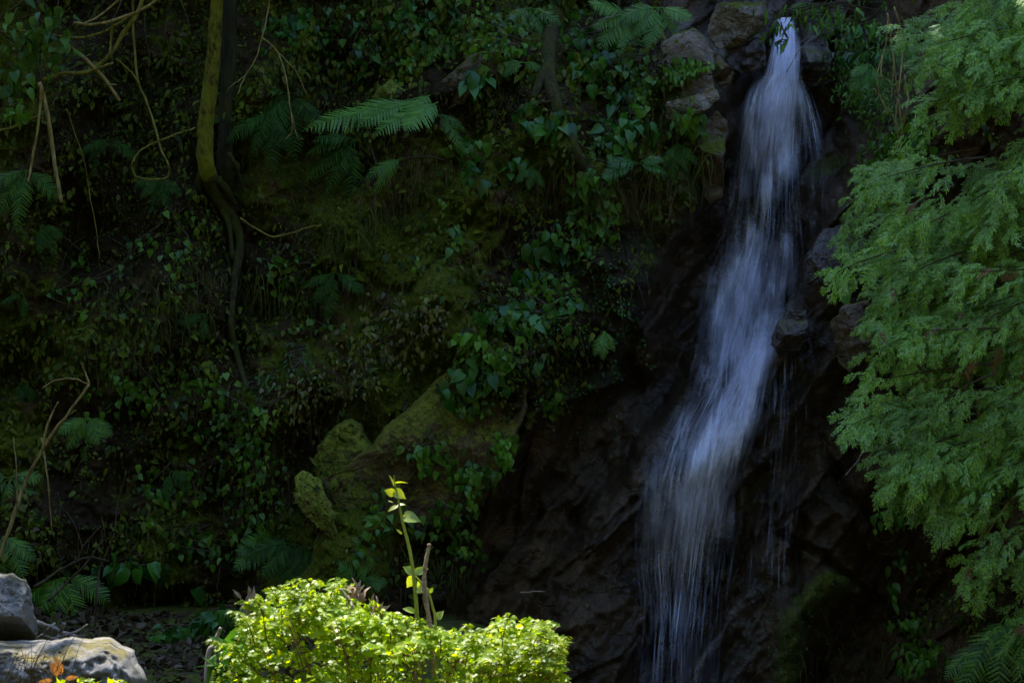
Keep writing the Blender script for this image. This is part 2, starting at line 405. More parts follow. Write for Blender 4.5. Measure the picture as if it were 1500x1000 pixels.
def depth(px, py, detail=True):
    px, py = np.asarray(px, float), np.asarray(py, float)
    u, v = px / 100, py / 100
    Y = (500 - py) / 200 * 0.42
    Y = Y + np.where(py < 150, (150 - py) / 200 * 0.35, 0)
    Y = Y + np.clip((py - 860) / 140, 0, 1) * -0.1
    # the bay in the bank, the slab and the channel of the fall
    Y = Y + 0.35 * np.exp(-((px - 120) / 420) ** 2)
    right = smooth((px - line_x(py, EDGE_L) + 12) / 26)
    Y = Y + 0.34 * right
    wc = line_x(py, WATER_C)
    Y = Y + 0.42 * np.exp(-((px - wc + 10) / 95) ** 2)
    er = line_x(py, EDGE_R)
    Y = Y - 1.25 * smooth((px - er) / 330) - 0.22 * smooth((px - er + 18) / 36)
    Y = Y - 0.5 * smooth((-px - 100) / 500)
    for pts, wd, h in RIDGES:
        d, s, t = seg_dist(px, py, pts)
        Y = Y - h * np.exp(-(d / wd) ** 2)
    for pts, wd, h in CRACKS:
        q = px + 10 * vnoise(px / 18, py / 18, 5)
        d, s, t = seg_dist(q, py + 10 * vnoise(px / 18, py / 18, 6), pts)
        Y = Y + h * np.exp(-(d / wd) ** 2)
    # rock structure: creased faces in strata that climb to the right at about 55 degrees
    wx = u + 0.16 * fbm(u * 0.9, v * 0.9, 21, 3)
    wy = v + 0.16 * fbm(u * 0.9, v * 0.9, 22, 3)
    a = R(55)
    s1, s2 = wx * math.cos(a) - wy * math.sin(a), wx * math.sin(a) + wy * math.cos(a)
    h2, e2 = facets(s1 * 0.3 + 9, s2 * 1.3, 41, 0.8)
    h3, e3 = facets(s1 * 1.6 + 3, s2 * 3.2, 51, 0.9)
    rock = right * (1 - 0.35 * smooth((px - er) / 200))
    rock = np.maximum(rock, 0.35)
    Y = Y - rock * (1.1 * tri(s1 * 0.22, s2 * 1.0, 31) + 0.30 * tri(s1 * 0.4 + 4, s2 * 2.3, 32) + 0.05 * tri(s1 * 2.0, s2 * 5.2, 33) + 0.02 * tri(s1 * 7, s2 * 12, 34) + 0.24 * h2 + 0.03 * h3)
    rg = 1 - np.abs(2 * vnoise(s1 * 1.6 + 2, s2 * 4.2, 81)) * 2
    rg2 = 1 - np.abs(2 * vnoise(s1 * 4.6 + 5, s2 * 11, 82)) * 2
    Y = Y - rock * (0.05 * rg + 0.008 * rg2)
    bank = 1 - right
    Y = Y - (0.55 * fbm(u * 0.8, v * 0.9, 61, 6, 0.55)) * (0.45 + 0.8 * bank)
    if detail:
        Y = Y - (0.07 - 0.058 * right) * fbm(u * 6, v * 6, 71, 4, 0.6) - 0.02 * rock * fbm(s1 * 12, s2 * 26, 72, 3, 0.6)
    return Y

# grid: fine inside the frame, coarser outside
gx = np.concatenate([np.arange(-1500, -60, 40), np.arange(-60, 1560, 3.2), np.arange(1570, 3000, 40)])
gy = np.concatenate([np.arange(-2100, -60, 36), np.arange(-60, 1060, 3.2), np.arange(1070, 1420, 20)])
GX, GY = np.meshgrid(gx, gy)
GD = depth(GX, GY)
# above the frame the face steps back in a wooded slope
GD = GD + np.where(GY < -60, (-60 - GY) / 200 * 0.02, 0)
P = at(GX, GY, GD)
nY, nX = GX.shape
idx = np.arange(nX * nY).reshape(nY, nX)
F = np.stack([idx[:-1, :-1], idx[1:, :-1], idx[1:, 1:], idx[:-1, 1:]], -1).reshape(-1, 4)
mb = MB(); mb.add(P, F)
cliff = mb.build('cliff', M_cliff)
tag(cliff, kind='structure', label='dark mossy rock face of the gorge behind the waterfall')
rightm = smooth((GX - line_x(GY, EDGE_L) + 12) / 26)
erm = smooth((GX - line_x(GY, EDGE_R)) / 60)
wcm = line_x(GY, WATER_C)
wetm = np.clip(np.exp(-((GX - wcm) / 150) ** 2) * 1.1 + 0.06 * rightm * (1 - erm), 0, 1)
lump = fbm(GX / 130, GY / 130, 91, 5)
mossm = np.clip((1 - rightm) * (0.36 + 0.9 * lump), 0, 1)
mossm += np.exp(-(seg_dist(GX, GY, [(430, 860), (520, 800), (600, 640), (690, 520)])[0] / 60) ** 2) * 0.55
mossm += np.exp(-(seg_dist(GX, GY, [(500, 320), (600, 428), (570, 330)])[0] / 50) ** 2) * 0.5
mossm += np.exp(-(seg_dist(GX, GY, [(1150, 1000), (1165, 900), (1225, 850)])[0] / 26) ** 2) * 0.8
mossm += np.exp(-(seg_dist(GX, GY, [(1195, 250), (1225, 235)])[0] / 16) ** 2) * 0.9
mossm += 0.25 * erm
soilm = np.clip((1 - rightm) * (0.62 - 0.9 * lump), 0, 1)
greym = np.exp(-(seg_dist(GX, GY, [(600, 145), (650, 120), (725, 85)])[0] / 17) ** 2) * 0.9
greym += np.exp(-(seg_dist(GX, GY, [(975, 60), (1000, 120), (1040, 110), (1080, 30)])[0] / 40) ** 2) * 0.9
for k, a in (('moss', mossm), ('wet', wetm), ('soil', soilm), ('grey', np.clip(greym, 0, 1))):
    at_ = cliff.data.attributes.new(k, 'FLOAT', 'POINT'); at_.data.foreach_set('value', np.clip(a, 0, 1).ravel().astype(np.float32))

# surface look-up for everything that grows on the face
def Yat(px, py):
    px, py = np.atleast_1d(np.asarray(px, float)), np.atleast_1d(np.asarray(py, float))
    ix = np.clip(np.searchsorted(gx, px) - 1, 0, nX - 2); iy = np.clip(np.searchsorted(gy, py) - 1, 0, nY - 2)
    fx = np.clip((px - gx[ix]) / (gx[ix + 1] - gx[ix]), 0, 1); fy = np.clip((py - gy[iy]) / (gy[iy + 1] - gy[iy]), 0, 1)
    a, b, c, d = GD[iy, ix], GD[iy, ix + 1], GD[iy + 1, ix], GD[iy + 1, ix + 1]
    return (a * (1 - fx) + b * fx) * (1 - fy) + (c * (1 - fx) + d * fx) * fy

def front(px, py, r=10):
    """nearest surface depth around a pixel, so that things stand clear of the rock"""
    return min(float(Yat(px + dx, py + dy)[0]) for dx in (-r, 0, r) for dy in (-r, 0, r))

# ---- ground: one sheet, level by the camera and rising to wooded slopes round the gorge
xs = np.concatenate([np.arange(-60, -8, 4), np.arange(-8, 8, 0.1), np.arange(8, 61, 4)])
ys = np.concatenate([np.arange(-60, -14, 3), np.arange(-14, 3.01, 0.1), np.arange(4, 30, 4)])
XX, YY = np.meshgrid(xs, ys)
ZZ = -1.95 - 0.85 * smooth((XX + 0.3) / 1.2) * smooth((YY + 7) / 2.5) - 0.12 * smooth((-3 - YY) / 4)
ZZ += 0.10 * fbm(XX * 0.9, YY * 0.9, 5, 5)
ZZ += np.clip(np.abs(XX) - 9, 0, 25) * 0.95 + np.clip(-19 - YY, 0, 30) * 0.75 * smooth((-19 - YY) / 6)
mb = MB(); idx = np.arange(XX.size).reshape(XX.shape)
mb.add(np.stack([XX, YY, ZZ], -1), np.stack([idx[:-1, :-1], idx[:-1, 1:], idx[1:, 1:], idx[1:, :-1]], -1).reshape(-1, 4))
tag(mb.build('ground', M_ground), kind='structure')

# ------------------------------------------------------------------ water
def water_mat(name, col, fine, thin, gain):
    """white running water: streaks along the flow, clear between them"""
    m, n, out = mat(name)
    uv = N(n, 'ShaderNodeAttribute', attribute_name='flow').outputs['Vector']
    de = N(n, 'ShaderNodeAttribute', attribute_name='dens').outputs['Fac']
    def st(sx, sy, off):
        mp = N(n, 'ShaderNodeMapping'); mp.inputs['Scale'].default_value = (sx, sy, 1); mp.inputs['Location'].default_value = (off, off * 1.7, off)
        n.links.new(uv, mp.inputs[0])
        return noise(n, 1.0, 3, mp.outputs[0], 0.6, 0.1)
    s = math_(n, 'ADD', math_(n, 'MULTIPLY', st(fine, 0.9, 1.3), 0.55), math_(n, 'MULTIPLY', st(fine * 0.28, 1.3, 7.1), 0.45))
    s = math_(n, 'SUBTRACT', s, thin)
    big = st(4.2, 3.4, 3.7)      # clear gaps and thick gushes
    s = math_(n, 'ADD', math_(n, 'MULTIPLY', s, 5.0), math_(n, 'MULTIPLY', math_(n, 'SUBTRACT', de, 0.5), 1.4))
    s = math_(n, 'ADD', s, math_(n, 'MULTIPLY', math_(n, 'SUBTRACT', big, 0.47), 2.4))
    a = math_(n, 'MULTIPLY', math_(n, 'MULTIPLY', N_clamp(n, s), gain), N_clamp(n, math_(n, 'MULTIPLY', de, 2.2)))
    d = N(n, 'ShaderNodeBsdfDiffuse'); d.inputs[0].default_value = (*col, 1)
    t = N(n, 'ShaderNodeBsdfTranslucent'); t.inputs[0].default_value = (*col, 1)
    g = N(n, 'ShaderNodeBsdfGlossy'); g.inputs['Roughness'].default_value = 0.35; g.inputs[0].default_value = (0.9, 0.9, 0.9, 1)
    m1 = N(n, 'ShaderNodeMixShader'); m1.inputs[0].default_value = 0.45; n.links.new(d.outputs[0], m1.inputs[1]); n.links.new(t.outputs[0], m1.inputs[2])
    m2 = N(n, 'ShaderNodeMixShader'); m2.inputs[0].default_value = 0.12; n.links.new(m1.outputs[0], m2.inputs[1]); n.links.new(g.outputs[0], m2.inputs[2])
    tr = N(n, 'ShaderNodeBsdfTransparent')
    m3 = N(n, 'ShaderNodeMixShader'); n.links.new(a, m3.inputs[0]); n.links.new(tr.outputs[0], m3.inputs[1]); n.links.new(m2.outputs[0], m3.inputs[2])
    n.links.new(m3.outputs[0], out.inputs[0])
    return m

def N_clamp(n, s):
    x = N(n, 'ShaderNodeClamp'); n.links.new(s, x.inputs[0]); return x.outputs[0]

W_sheet = water_mat('running water', (0.84, 0.83, 0.97), 34, 0.51, 0.78)  # violet-blue cast of the skylight is put into these three water colours
W_veil = water_mat('water veil', (0.80, 0.80, 0.97), 60, 0.45, 0.20)
W_strand = water_mat('water strand', (0.84, 0.84, 0.98), 8, 0.34, 0.5)

# streams: (py, left, right, density, metres in front of the rock)
STREAMS = {
    'top': [(26, 1139, 1163, 1.0, .10), (60, 1134, 1166, 1.0, .16), (105, 1127, 1168, .95, .22), (135, 1110, 1174, .85, .26), (160, 1104, 1170, .85, .30), (200, 1095, 1166, .85, .32), (250, 1088, 1163, .75, .32), (290, 1080, 1162, .65, .30), (330, 1072, 1166, .50, .26), (370, 1058, 1166, .58, .24), (420, 1040, 1160, .60, .26), (470, 1034, 1150, .52, .28), (520, 1030, 1134, .5, .28), (580, 1035, 1120, .45, .26)],
    'core': [(110, 1136, 1166, .9, .34), (160, 1120, 1160, .85, .40), (220, 1112, 1152, .7, .42), (290, 1105, 1150, .48, .40), (330, 1098, 1150, .35, .36)],
    'elbow': [(455, 1110, 1168, .35, .36), (500, 1092, 1140, .72, .38), (550, 1068, 1120, .9, .42), (600, 1040, 1108, .95, .44), (650, 1014, 1096, .85, .46), (700, 992, 1078, .66, .46), (760, 972, 1056, .42, .44), (820, 965, 1045, .24, .42), (880, 958, 1040, .12, .40)],
    'mid_left': [(345, 1070, 1140, .42, .30), (400, 1045, 1130, .6, .34), (450, 1036, 1110, .55, .34), (520, 1024, 1090, .42, .32), (580, 1008, 1062, .34, .30), (640, 968, 1040, .34, .28), (700, 948, 1020, .34, .28), (760, 938, 1010, .32, .30), (820, 938, 1005, .25, .32), (880, 945, 1010, .18, .34), (1020, 935, 1010, .13, .36)],
    'lower': [(690, 980, 1086, .50, .50), (740, 968, 1082, .46, .52), (800, 958, 1070, .29, .54), (860, 958, 1058, .19, .55), (920, 950, 1050, .15, .56), (1000, 938, 1046, .12, .56), (1120, 925, 1050, .10, .56)],
    'right_veil': [(440, 1120, 1175, .30, .20), (520, 1118, 1185, .12, .3), (600, 1110, 1195, .12, .32), (700, 1100, 1190, .10, .34), (820, 1085, 1180, .08, .36)],
    'right_spray': [(118, 1160, 1180, .36, .2), (140, 1165, 1188, .22, .26), (180, 1170, 1200, .08, .3), (230, 1176, 1208, .03, .3), (300, 1178, 1215, .01, .3)],
    'left_fan': [(105, 1106, 1128, .35, .22), (140, 1094, 1116, .45, .28), (200, 1082, 1108, .30, .3), (280, 1068, 1095, .25, .3), (340, 1055, 1090, .3, .3)],
}
SKIRT = [p for p in range(0)]
waterfall = MB(); flowA = []; 

def water_Y(px, py):
    """smooth depth the water follows: the channel without its small facets"""
    px, py = np.asarray(px, float), np.asarray(py, float)
    acc = 0
    for dx in (-45, -22, 0, 22, 45):
        for dy in (-40, -20, 0, 20, 40):
            acc = acc + Yat((px + dx).ravel(), (py + dy).ravel()).reshape(px.shape)
    return acc / 25.0

def gaps(px, py):
    """where ledges split the fall and the rock shows through"""
    g = 0.62 + 2.3 * vnoise(px / 17, py / 40, 404) + 1.2 * vnoise(px / 8, py / 30, 405)
    k = 0.32 + 0.42 * np.exp(-((py - 290) / 90) ** 2)
    return 1 - k * (1 - np.clip(g, 0.12, 1.25)) * smooth((py - 150) / 80)

def sheet(rows, dy, jit, seed, wob, mi=0, wide=1.02, boost=1.0):
    py = np.arange(rows[0][0], rows[-1][0] + 1, dy)
    ky = [r[0] for r in rows]
    l = np.interp(py, ky, [r[1] for r in rows]); r_ = np.interp(py, ky, [r[2] for r in rows])
    de = np.interp(py, ky, [r[3] for r in rows]); of = np.interp(py, ky, [r[4] for r in rows])
    nu = 26
    uu = np.linspace(0, 1, nu)
    cx = (l + r_)[:, None] / 2; hw = (r_ - l)[:, None] / 2 * wide
    PX = cx + hw * (2 * uu[None] - 1) + wob * vnoise(py[:, None] / 70 + seed, uu[None] * 2 + seed, seed)
    PY = np.broadcast_to(py[:, None], PX.shape).astype(float)
    YY_ = water_Y(PX, PY) - of[:, None] - jit + 0.05 * vnoise(PX / 30, PY / 80, seed + 3)
    YY_ = np.minimum(YY_, Yat(PX.ravel(), PY.ravel()).reshape(PX.shape) - 0.015)
    prof = np.clip(1.25 * (1 - np.abs(2 * uu - 1) ** 2.2), 0, 1)
    D = np.minimum(de * boost, 1)[:, None] * prof[None]
    D = D * gaps(PX, PY)
    e = min(len(py) // 4, 8)
    for k in range(e):
        if rows[0][0] > 60: D[k] *= (k + .0) / e
        D[-1 - k] *= (k + .0) / e
    V = at(PX, PY, YY_)
    n_ = np.arange(PX.size).reshape(PX.shape)
    Fq = np.stack([n_[:-1, :-1], n_[1:, :-1], n_[1:, 1:], n_[:-1, 1:]], -1).reshape(-1, 4)
    waterfall.add(V, Fq, mi, D.ravel())
    flowA.append(np.stack([(PX - 0.45 * (cx - 1100)) / 200 + seed * 3.1, PY / 200, np.full(PX.shape, seed * 1.0)], -1).reshape(-1, 3))

for i, (k, rows) in enumerate(STREAMS.items()):
    for L in range(3 if k in ('top', 'elbow', 'lower', 'mid_left', 'core') else 2):
        sheet(rows, 8, 0.04 * L, i * 5 + L + 1, 9)
    for L in range(0 if 'right' in k else 3):
        sheet(rows, 8, -0.02 + 0.05 * L, 60 + i * 5 + L, 14, 2, 1.3, 1.15)

def strand(pts, w0, d):
    """one thread of falling water: a narrow ribbon that thins out at both ends"""
    n_ = len(pts)
    t = np.linspace(0, 1, n_)
    wd = w0 * np.sin(np.pi * np.clip(t * 0.94 + 0.03, 0, 1)) ** 0.6
    tan = np.gradient(pts, axis=0)
    side = np.stack([tan[:, 2], np.zeros(n_), -tan[:, 0]], -1); side /= np.linalg.norm(side, axis=1)[:, None] + 1e-9
    V = np.concatenate([pts - side * wd[:, None], pts + side * wd[:, None]])
    F_ = np.stack([np.arange(n_ - 1), np.arange(1, n_), np.arange(1, n_) + n_, np.arange(n_ - 1) + n_], -1)
    waterfall.add(V, F_, 1, np.tile(d * np.sin(np.pi * t) ** 0.7, 2))
    sd_ = rnd.random() * 50
    flowA.append(np.stack([np.concatenate([np.zeros(n_), np.full(n_, 0.05)]) + sd_, np.tile(pts[:, 2] * -1, 2), np.full(2 * n_, sd_)], -1))

SPEC = {'top': 900, 'core': 180, 'elbow': 330, 'mid_left': 560, 'lower': 260, 'right_veil': 120, 'right_spray': 90, 'left_fan': 160}
for k, cnt in SPEC.items():
    rows = STREAMS[k]
    ky = np.array([r[0] for r in rows], float)
    lo, hi = ky[0], ky[-1]
    dens = np.interp(np.linspace(lo, hi, 60), ky, [r[3] for r in rows]); dens = np.cumsum(dens) / dens.sum()
    for q in range(cnt):
        y0 = np.interp(rnd.random(), dens, np.linspace(lo, hi, 60))
        ln = rnd.uniform(30, 130) * (1.3 if y0 > 600 else 1)
        y0 = max(lo, y0 - ln * 0.4)
        py = np.linspace(y0, y0 + ln, 8)
        s0 = max(-1.1, min(1.1, rnd.gauss(0, 0.6))); s1 = s0 * rnd.uniform(1.0, 1.15) + rnd.gauss(0, 0.05)
        s = np.linspace(s0, s1, 8)
        l = np.interp(py, ky, [r[1] for r in rows]); r_ = np.interp(py, ky, [r[2] for r in rows]); of = np.interp(py, ky, [r[4] for r in rows])
        de = np.interp(y0, ky, [r[3] for r in rows])
        px = (l + r_) / 2 + s * (r_ - l) / 2 + 0.0
        s0 = s0 * 1.0; gp = float(gaps(px[3:4], py[3:4])[0])
        Yw = np.minimum(water_Y(px, py) - of - rnd.uniform(-.03, .12), Yat(px, py) - 0.02)
        strand(at(px, py, Yw), rnd.uniform(0.0015, 0.0045), (0.22 + 0.5 * de) * rnd.uniform(0.3, 1.0) * math.exp(-s0 * s0 * 0.8) * gp)
wo = waterfall.build('waterfall', [W_sheet, W_strand, W_veil], att='dens')
a_ = wo.data.attributes.new('flow', 'FLOAT_VECTOR', 'POINT'); a_.data.foreach_set('vector', np.concatenate(flowA).ravel().astype(np.float32))
tag(wo, 'white silky waterfall dropping down the dark rock face', kind='structure')

# pool below the frame that the fall drops into
m, n, out = mat('pool water')
p = N(n, 'ShaderNodeBsdfPrincipled'); p.inputs['Base Color'].default_value = (0.01, 0.014, 0.012, 1); p.inputs['Roughness'].default_value = 0.06
b = N(n, 'ShaderNodeBump'); b.inputs['Strength'].default_value = 0.3; n.links.new(noise(n, 9, 4, N(n, 'ShaderNodeTexCoord').outputs['Object']), b.inputs['Height']); n.links.new(b.outputs[0], p.inputs['Normal'])
n.links.new(p.outputs[0], out.inputs[0])
mb = MB(); q = [(0.2, -6.5), (2.2, -7.2), (5.5, -6.2), (6.5, -3), (6.0, 0.5), (0.6, 0.8), (0.0, -2.5)]
mb.add([(x, y, -2.62) for x, y in q], [tuple(range(len(q)))])
tag(mb.build('water', m), kind='structure')

# ------------------------------------------------------------------ tubes
def catmull(pts, k=6):
    pts = np.asarray(pts, float)
    if len(pts) < 3:
        t = np.linspace(0, 1, k * 2)[:, None]; return pts[0] * (1 - t) + pts[-1] * t
    e = np.vstack([2 * pts[0] - pts[1], pts, 2 * pts[-1] - pts[-2]])
    out_ = []
    for i in range(1, len(e) - 2):
        t = np.linspace(0, 1, k, endpoint=False)[:, None]
        a, b, c, d = e[i - 1], e[i], e[i + 1], e[i + 2]
        out_.append(0.5 * (2 * b + (c - a) * t + (2 * a - 5 * b + 4 * c - d) * t ** 2 + (3 * b - a - 3 * c + d) * t ** 3))
    out_.append(pts[-1][None])
    return np.vstack(out_)

def tube(mb, pts, rad, seg=7, lump=0.0, mat_=0, k=6, smoothed=False, seed=0):
    """a bent tapering limb; pts world points, rad radius at each point"""
    P0 = np.asarray(pts, float); rad = np.broadcast_to(np.asarray(rad, float), (len(P0),))
    if not smoothed:
        C = catmull(P0, k); r = np.interp(np.linspace(0, len(P0) - 1, len(C)), np.arange(len(P0)), rad)
    else: C, r = P0, rad
    T = np.gradient(C, axis=0); T /= np.linalg.norm(T, axis=1)[:, None] + 1e-9
    up = np.array([0.15, -1.0, 0.1])
    A = np.cross(T, up); A /= np.linalg.norm(A, axis=1)[:, None] + 1e-9
    B = np.cross(T, A)
    th = np.linspace(0, 2 * np.pi, seg, endpoint=False)
    rr = r[:, None] * np.ones(seg)[None]
    if lump:
        along = np.arange(len(C))[:, None] * 0.35
        rr = rr * (1 + lump * 2 * fbm(along + seed, 2.2 * np.cos(th)[None] + 7 + 0 * along, 3 + seed, 3) + lump * 1.5 * vnoise(2.2 * np.sin(th)[None] + 9 + 0 * along, along * 0.5, seed))
    V = C[:, None] + rr[..., None] * (np.cos(th)[None, :, None] * A[:, None] + np.sin(th)[None, :, None] * B[:, None])
    n_ = len(C); ii = np.arange(n_ * seg).reshape(n_, seg); jj = np.roll(ii, -1, 1)
    Fq = np.stack([ii[:-1], jj[:-1], jj[1:], ii[1:]], -1).reshape(-1, 4)
    V = np.vstack([V.reshape(-1, 3), C[0], C[-1]])
    mb.add(V, Fq, mat_)
    b0 = mb.n - len(V)
    caps = [(b0 + ii[0, (i + 1) % seg], b0 + ii[0, i], b0 + n_ * seg) for i in range(seg)] + [(b0 + ii[-1, i], b0 + ii[-1, (i + 1) % seg], b0 + n_ * seg + 1) for i in range(seg)]
    mb.L.append(np.array([i for f in caps for i in f])); mb.S.append(np.full(len(caps), 3)); mb.M.append(np.full(len(caps), mat_))

def pxl(pts, Y):
    """pixel polyline -> world points; Y a depth, or None for just in front of the rock"""
    out_ = []
    for q in pts:
        y = q[2] if len(q) > 2 else (Y if Y is not None else front(q[0], q[1], 8) - 0.06)
        out_.append(at(q[0], q[1], y))
    return np.array(out_)

# ------------------------------------------------------------------ leaf shapes
def leaf_template(half, fold=0.10, bend=0.25):
    """half: outline (x, y) from stalk to tip on one side; y runs to the tip, z is the upper face"""
    n_ = len(half)
    V = []
    for x, y in half: V.append((0, y, -bend * y * y))
    for sgn in (1, -1):
        for x, y in half: V.append((sgn * x, y, fold * x / 0.4 - bend * y * y - 0.12 * x * x))
    F_ = []
    for i in range(n_ - 1):
        F_.append((i, i + 1, n_ + i + 1, n_ + i)); F_.append((i + 1, i, 2 * n_ + i, 2 * n_ + i + 1))
    return np.array(V, float), F_

L_heart = leaf_template([(0.02, 0.0), (0.30, -0.05), (0.44, 0.14), (0.45, 0.36), (0.30, 0.66), (0.10, 0.90), (0.0, 1.08)])
L_oval = leaf_template([(0.01, 0.0), (0.20, 0.12), (0.30, 0.38), (0.24, 0.68), (0.08, 0.92), (0.0, 1.02)])
L_lance = leaf_template([(0.01, 0.0), (0.12, 0.18), (0.16, 0.45), (0.09, 0.78), (0.0, 1.02)])
L_ovate = leaf_template([(0.02, 0.0), (0.24, 0.02), (0.38, 0.20), (0.36, 0.48), (0.20, 0.78), (0.06, 0.96), (0.0, 1.1)], 0.13, 0.35)
L_tiny = leaf_template([(0.0, 0.0), (0.32, 0.4), (0.0, 1.0)], 0.1, 0.15)
L_lobed = leaf_template([(0.02, 0.0), (0.34, 0.02), (0.50, 0.30), (0.26, 0.34), (0.36, 0.62), (0.14, 0.66), (0.0, 1.05)], 0.08, 0.2)
# fern pinna: toothed narrow leaflet
L_pinna = leaf_template([(0.05, 0.0), (0.13, 0.06), (0.07, 0.17), (0.13, 0.25), (0.06, 0.36), (0.11, 0.44), (0.05, 0.56), (0.09, 0.64), (0.035, 0.78), (0.05, 0.84), (0.0, 1.0)], 0.03, 0.15)
L_pinna_s = leaf_template([(0.08, 0.0), (0.12, 0.2), (0.09, 0.6), (0.0, 1.0)], 0.03, 0.15)

def norm(v): return v / (np.linalg.norm(v, axis=-1, keepdims=True) + 1e-9)

def basis(ydir, nrm):
    """rows x, y, z with y the leaf's length and z its upper face"""
    y = norm(ydir); z = norm(nrm - (nrm * y).sum(-1, keepdims=True) * y); x = np.cross(y, z)
    return np.stack([x, y, z], 1)

def rand_dirs(N_, base, spread):
    return norm(np.asarray(base, float) + rng.normal(0, spread, (N_, 3)))

def scatter(mb, tpl, P_, size, down=(0, -0.25, -1), dsp=0.45, face=(0, -0.8, 0.75), fsp=0.4, mat_=0, var=0.35):
    N_ = len(P_)
    B_ = basis(rand_dirs(N_, down, dsp), rand_dirs(N_, face, fsp))
    sz = size * rng.uniform(1 - var, 1 + var, N_)
    mb.inst(tpl[0], tpl[1], P_, B_, np.stack([sz * rng.uniform(.72, 1.08, N_), sz, sz * rng.uniform(.4, 2.2, N_)], -1), mat_)

PXM = 1 / 200.0

# ------------------------------------------------------------------ rocks
def rock(name, label, poly, Y, thick, m, seed=1, res=(150, 100), facet=0.10, sq=0.55, fscale=2.2, cat='rock', group=None, lean=0.0, sub=0.02, cuts=(0.25, 1.3), planes=None):
    """a boulder whose seen outline is poly; thick is its half-depth towards the camera"""
    poly = np.array(poly, float); c = poly.mean(0)
    nu, nv = res
    a = np.arctan2(poly[:, 1] - c[1], poly[:, 0] - c[0])
    # radius of the outline in each direction by ray casting
    th = np.linspace(-np.pi, np.pi, nu, endpoint=False)
    rad = np.zeros(nu)
    for i, t in enumerate(th):
        d = np.array([math.cos(t), math.sin(t)]); best = 0
        for j in range(len(poly)):
            p0, p1 = poly[j] - c, poly[(j + 1) % len(poly)] - c
            e = p1 - p0; den = d[0] * e[1] - d[1] * e[0]
            if abs(den) < 1e-9: continue
            s_ = (p0[0] * e[1] - p0[1] * e[0]) / den; u_ = (p0[0] * d[1] - p0[1] * d[0]) / den
            if s_ > 0 and -1e-6 <= u_ <= 1 + 1e-6: best = max(best, s_)
        rad[i] = best
    # rings run from the middle of the seen face to the rim and on to the middle of the hidden one
    half = nv // 2
    r1 = np.linspace(0, 1, half) ** 0.8
    rr = np.concatenate([r1, r1[::-1][1:]]); sg = np.concatenate([np.ones(half), -np.ones(half - 1)]); nv = len(rr)
    PX = c[0] + rr[:, None] * rad[None] * np.cos(th)[None]; PY = c[1] + rr[:, None] * rad[None] * np.sin(th)[None]
    rw = np.minimum(rr * 1.3, 1)[:, None]
    ex, ey = PX.copy(), PY.copy()
    PX = PX + rw * (5 * vnoise(ex / 16, ey / 16, seed) + 2.5 * vnoise(ex / 5, ey / 5, seed + 8)); PY = PY + rw * (5 * vnoise(ex / 16, ey / 16, seed + 1) + 2.5 * vnoise(ex / 5, ey / 5, seed + 9))
    dome = (1 - rr ** 4) ** 0.5
    rq = random.Random(seed * 13 + 1)
    S0 = rad.mean()
    qx, qy = (PX - c[0]) / S0, (PY - c[1]) / S0
    cut = np.ones_like(qx)
    if planes:
        for a0, at0, sl in planes:      # a face that starts at at0 from the middle and falls away with slope sl
            cut = np.minimum(cut, 1 + sl * at0 - sl * (qx * math.cos(a0) + qy * math.sin(a0)) + 0.03 * fbm(PX / 30, PY / 30, seed, 3))
    for k_ in range(0 if planes else 11):
        a0 = rq.uniform(0, 6.283); sl = rq.uniform(*cuts); c0 = rq.uniform(0.55, 1.15)
        cut = np.minimum(cut, c0 + 0.12 - sl * (qx * math.cos(a0) + qy * math.sin(a0)) * 0.8)
    zz = np.minimum(dome[:, None] + 0 * qx, np.maximum(cut, 0.05) * np.minimum(1, dome[:, None] * 3))
    env = np.clip(dome[:, None] * 1.5, 0, 1)
    tn = 0.7 * tri(PX / 100 * fscale, PY / 100 * fscale, seed + 5) + 0.35 * tri(PX / 100 * fscale * 2.7, PY / 100 * fscale * 2.7, seed + 6)
    det = facet * tn + sub * fbm(PX / 22, PY / 22, seed + 3, 5, .6) + sub * 0.5 * fbm(PX / 6, PY / 6, seed + 4, 3, .6)
    dy = sg[:, None] * (-thick * zz - env * det) - lean * (PY - c[1]) / 200
    V = at(PX, PY, Y + dy)
    mb = MB(); ii = np.arange(nu * nv).reshape(nv, nu); jj = np.roll(ii, -1, 1)
    mb.add(V, np.stack([ii[:-1], ii[1:], jj[1:], jj[:-1]], -1).reshape(-1, 4))
    o = mb.build(name, m)
    if Y > -4:      # what grows on the face also grows on this rock
        ix0, ix1 = np.searchsorted(gx, [PX.min(), PX.max()]); iy0, iy1 = np.searchsorted(gy, [PY.min(), PY.max()])
        sub_ = np.s_[iy0:iy1, ix0:ix1]
        ax, ay = GX[sub_] - c[0], GY[sub_] - c[1]
        an = np.arctan2(ay, ax); ti = np.round((an + np.pi) / (2 * np.pi) * nu).astype(int) % nu
        q = np.hypot(ax, ay) / rad[ti]
        ri = np.clip(np.searchsorted(r1, q), 0, half - 1)
        GD[sub_] = np.where(q < 0.98, np.minimum(GD[sub_], (Y + dy)[ri, ti]), GD[sub_])
    return tag(o, label, cat, group)

def rockY(poly, r=0): 
    c = np.array(poly, float).mean(0); return float(Yat(c[0], c[1])[0])

def R_(name, label, poly, dy, thick, m, **k):
    return rock(name, label, poly, rockY(poly) + dy, thick, m, **k)

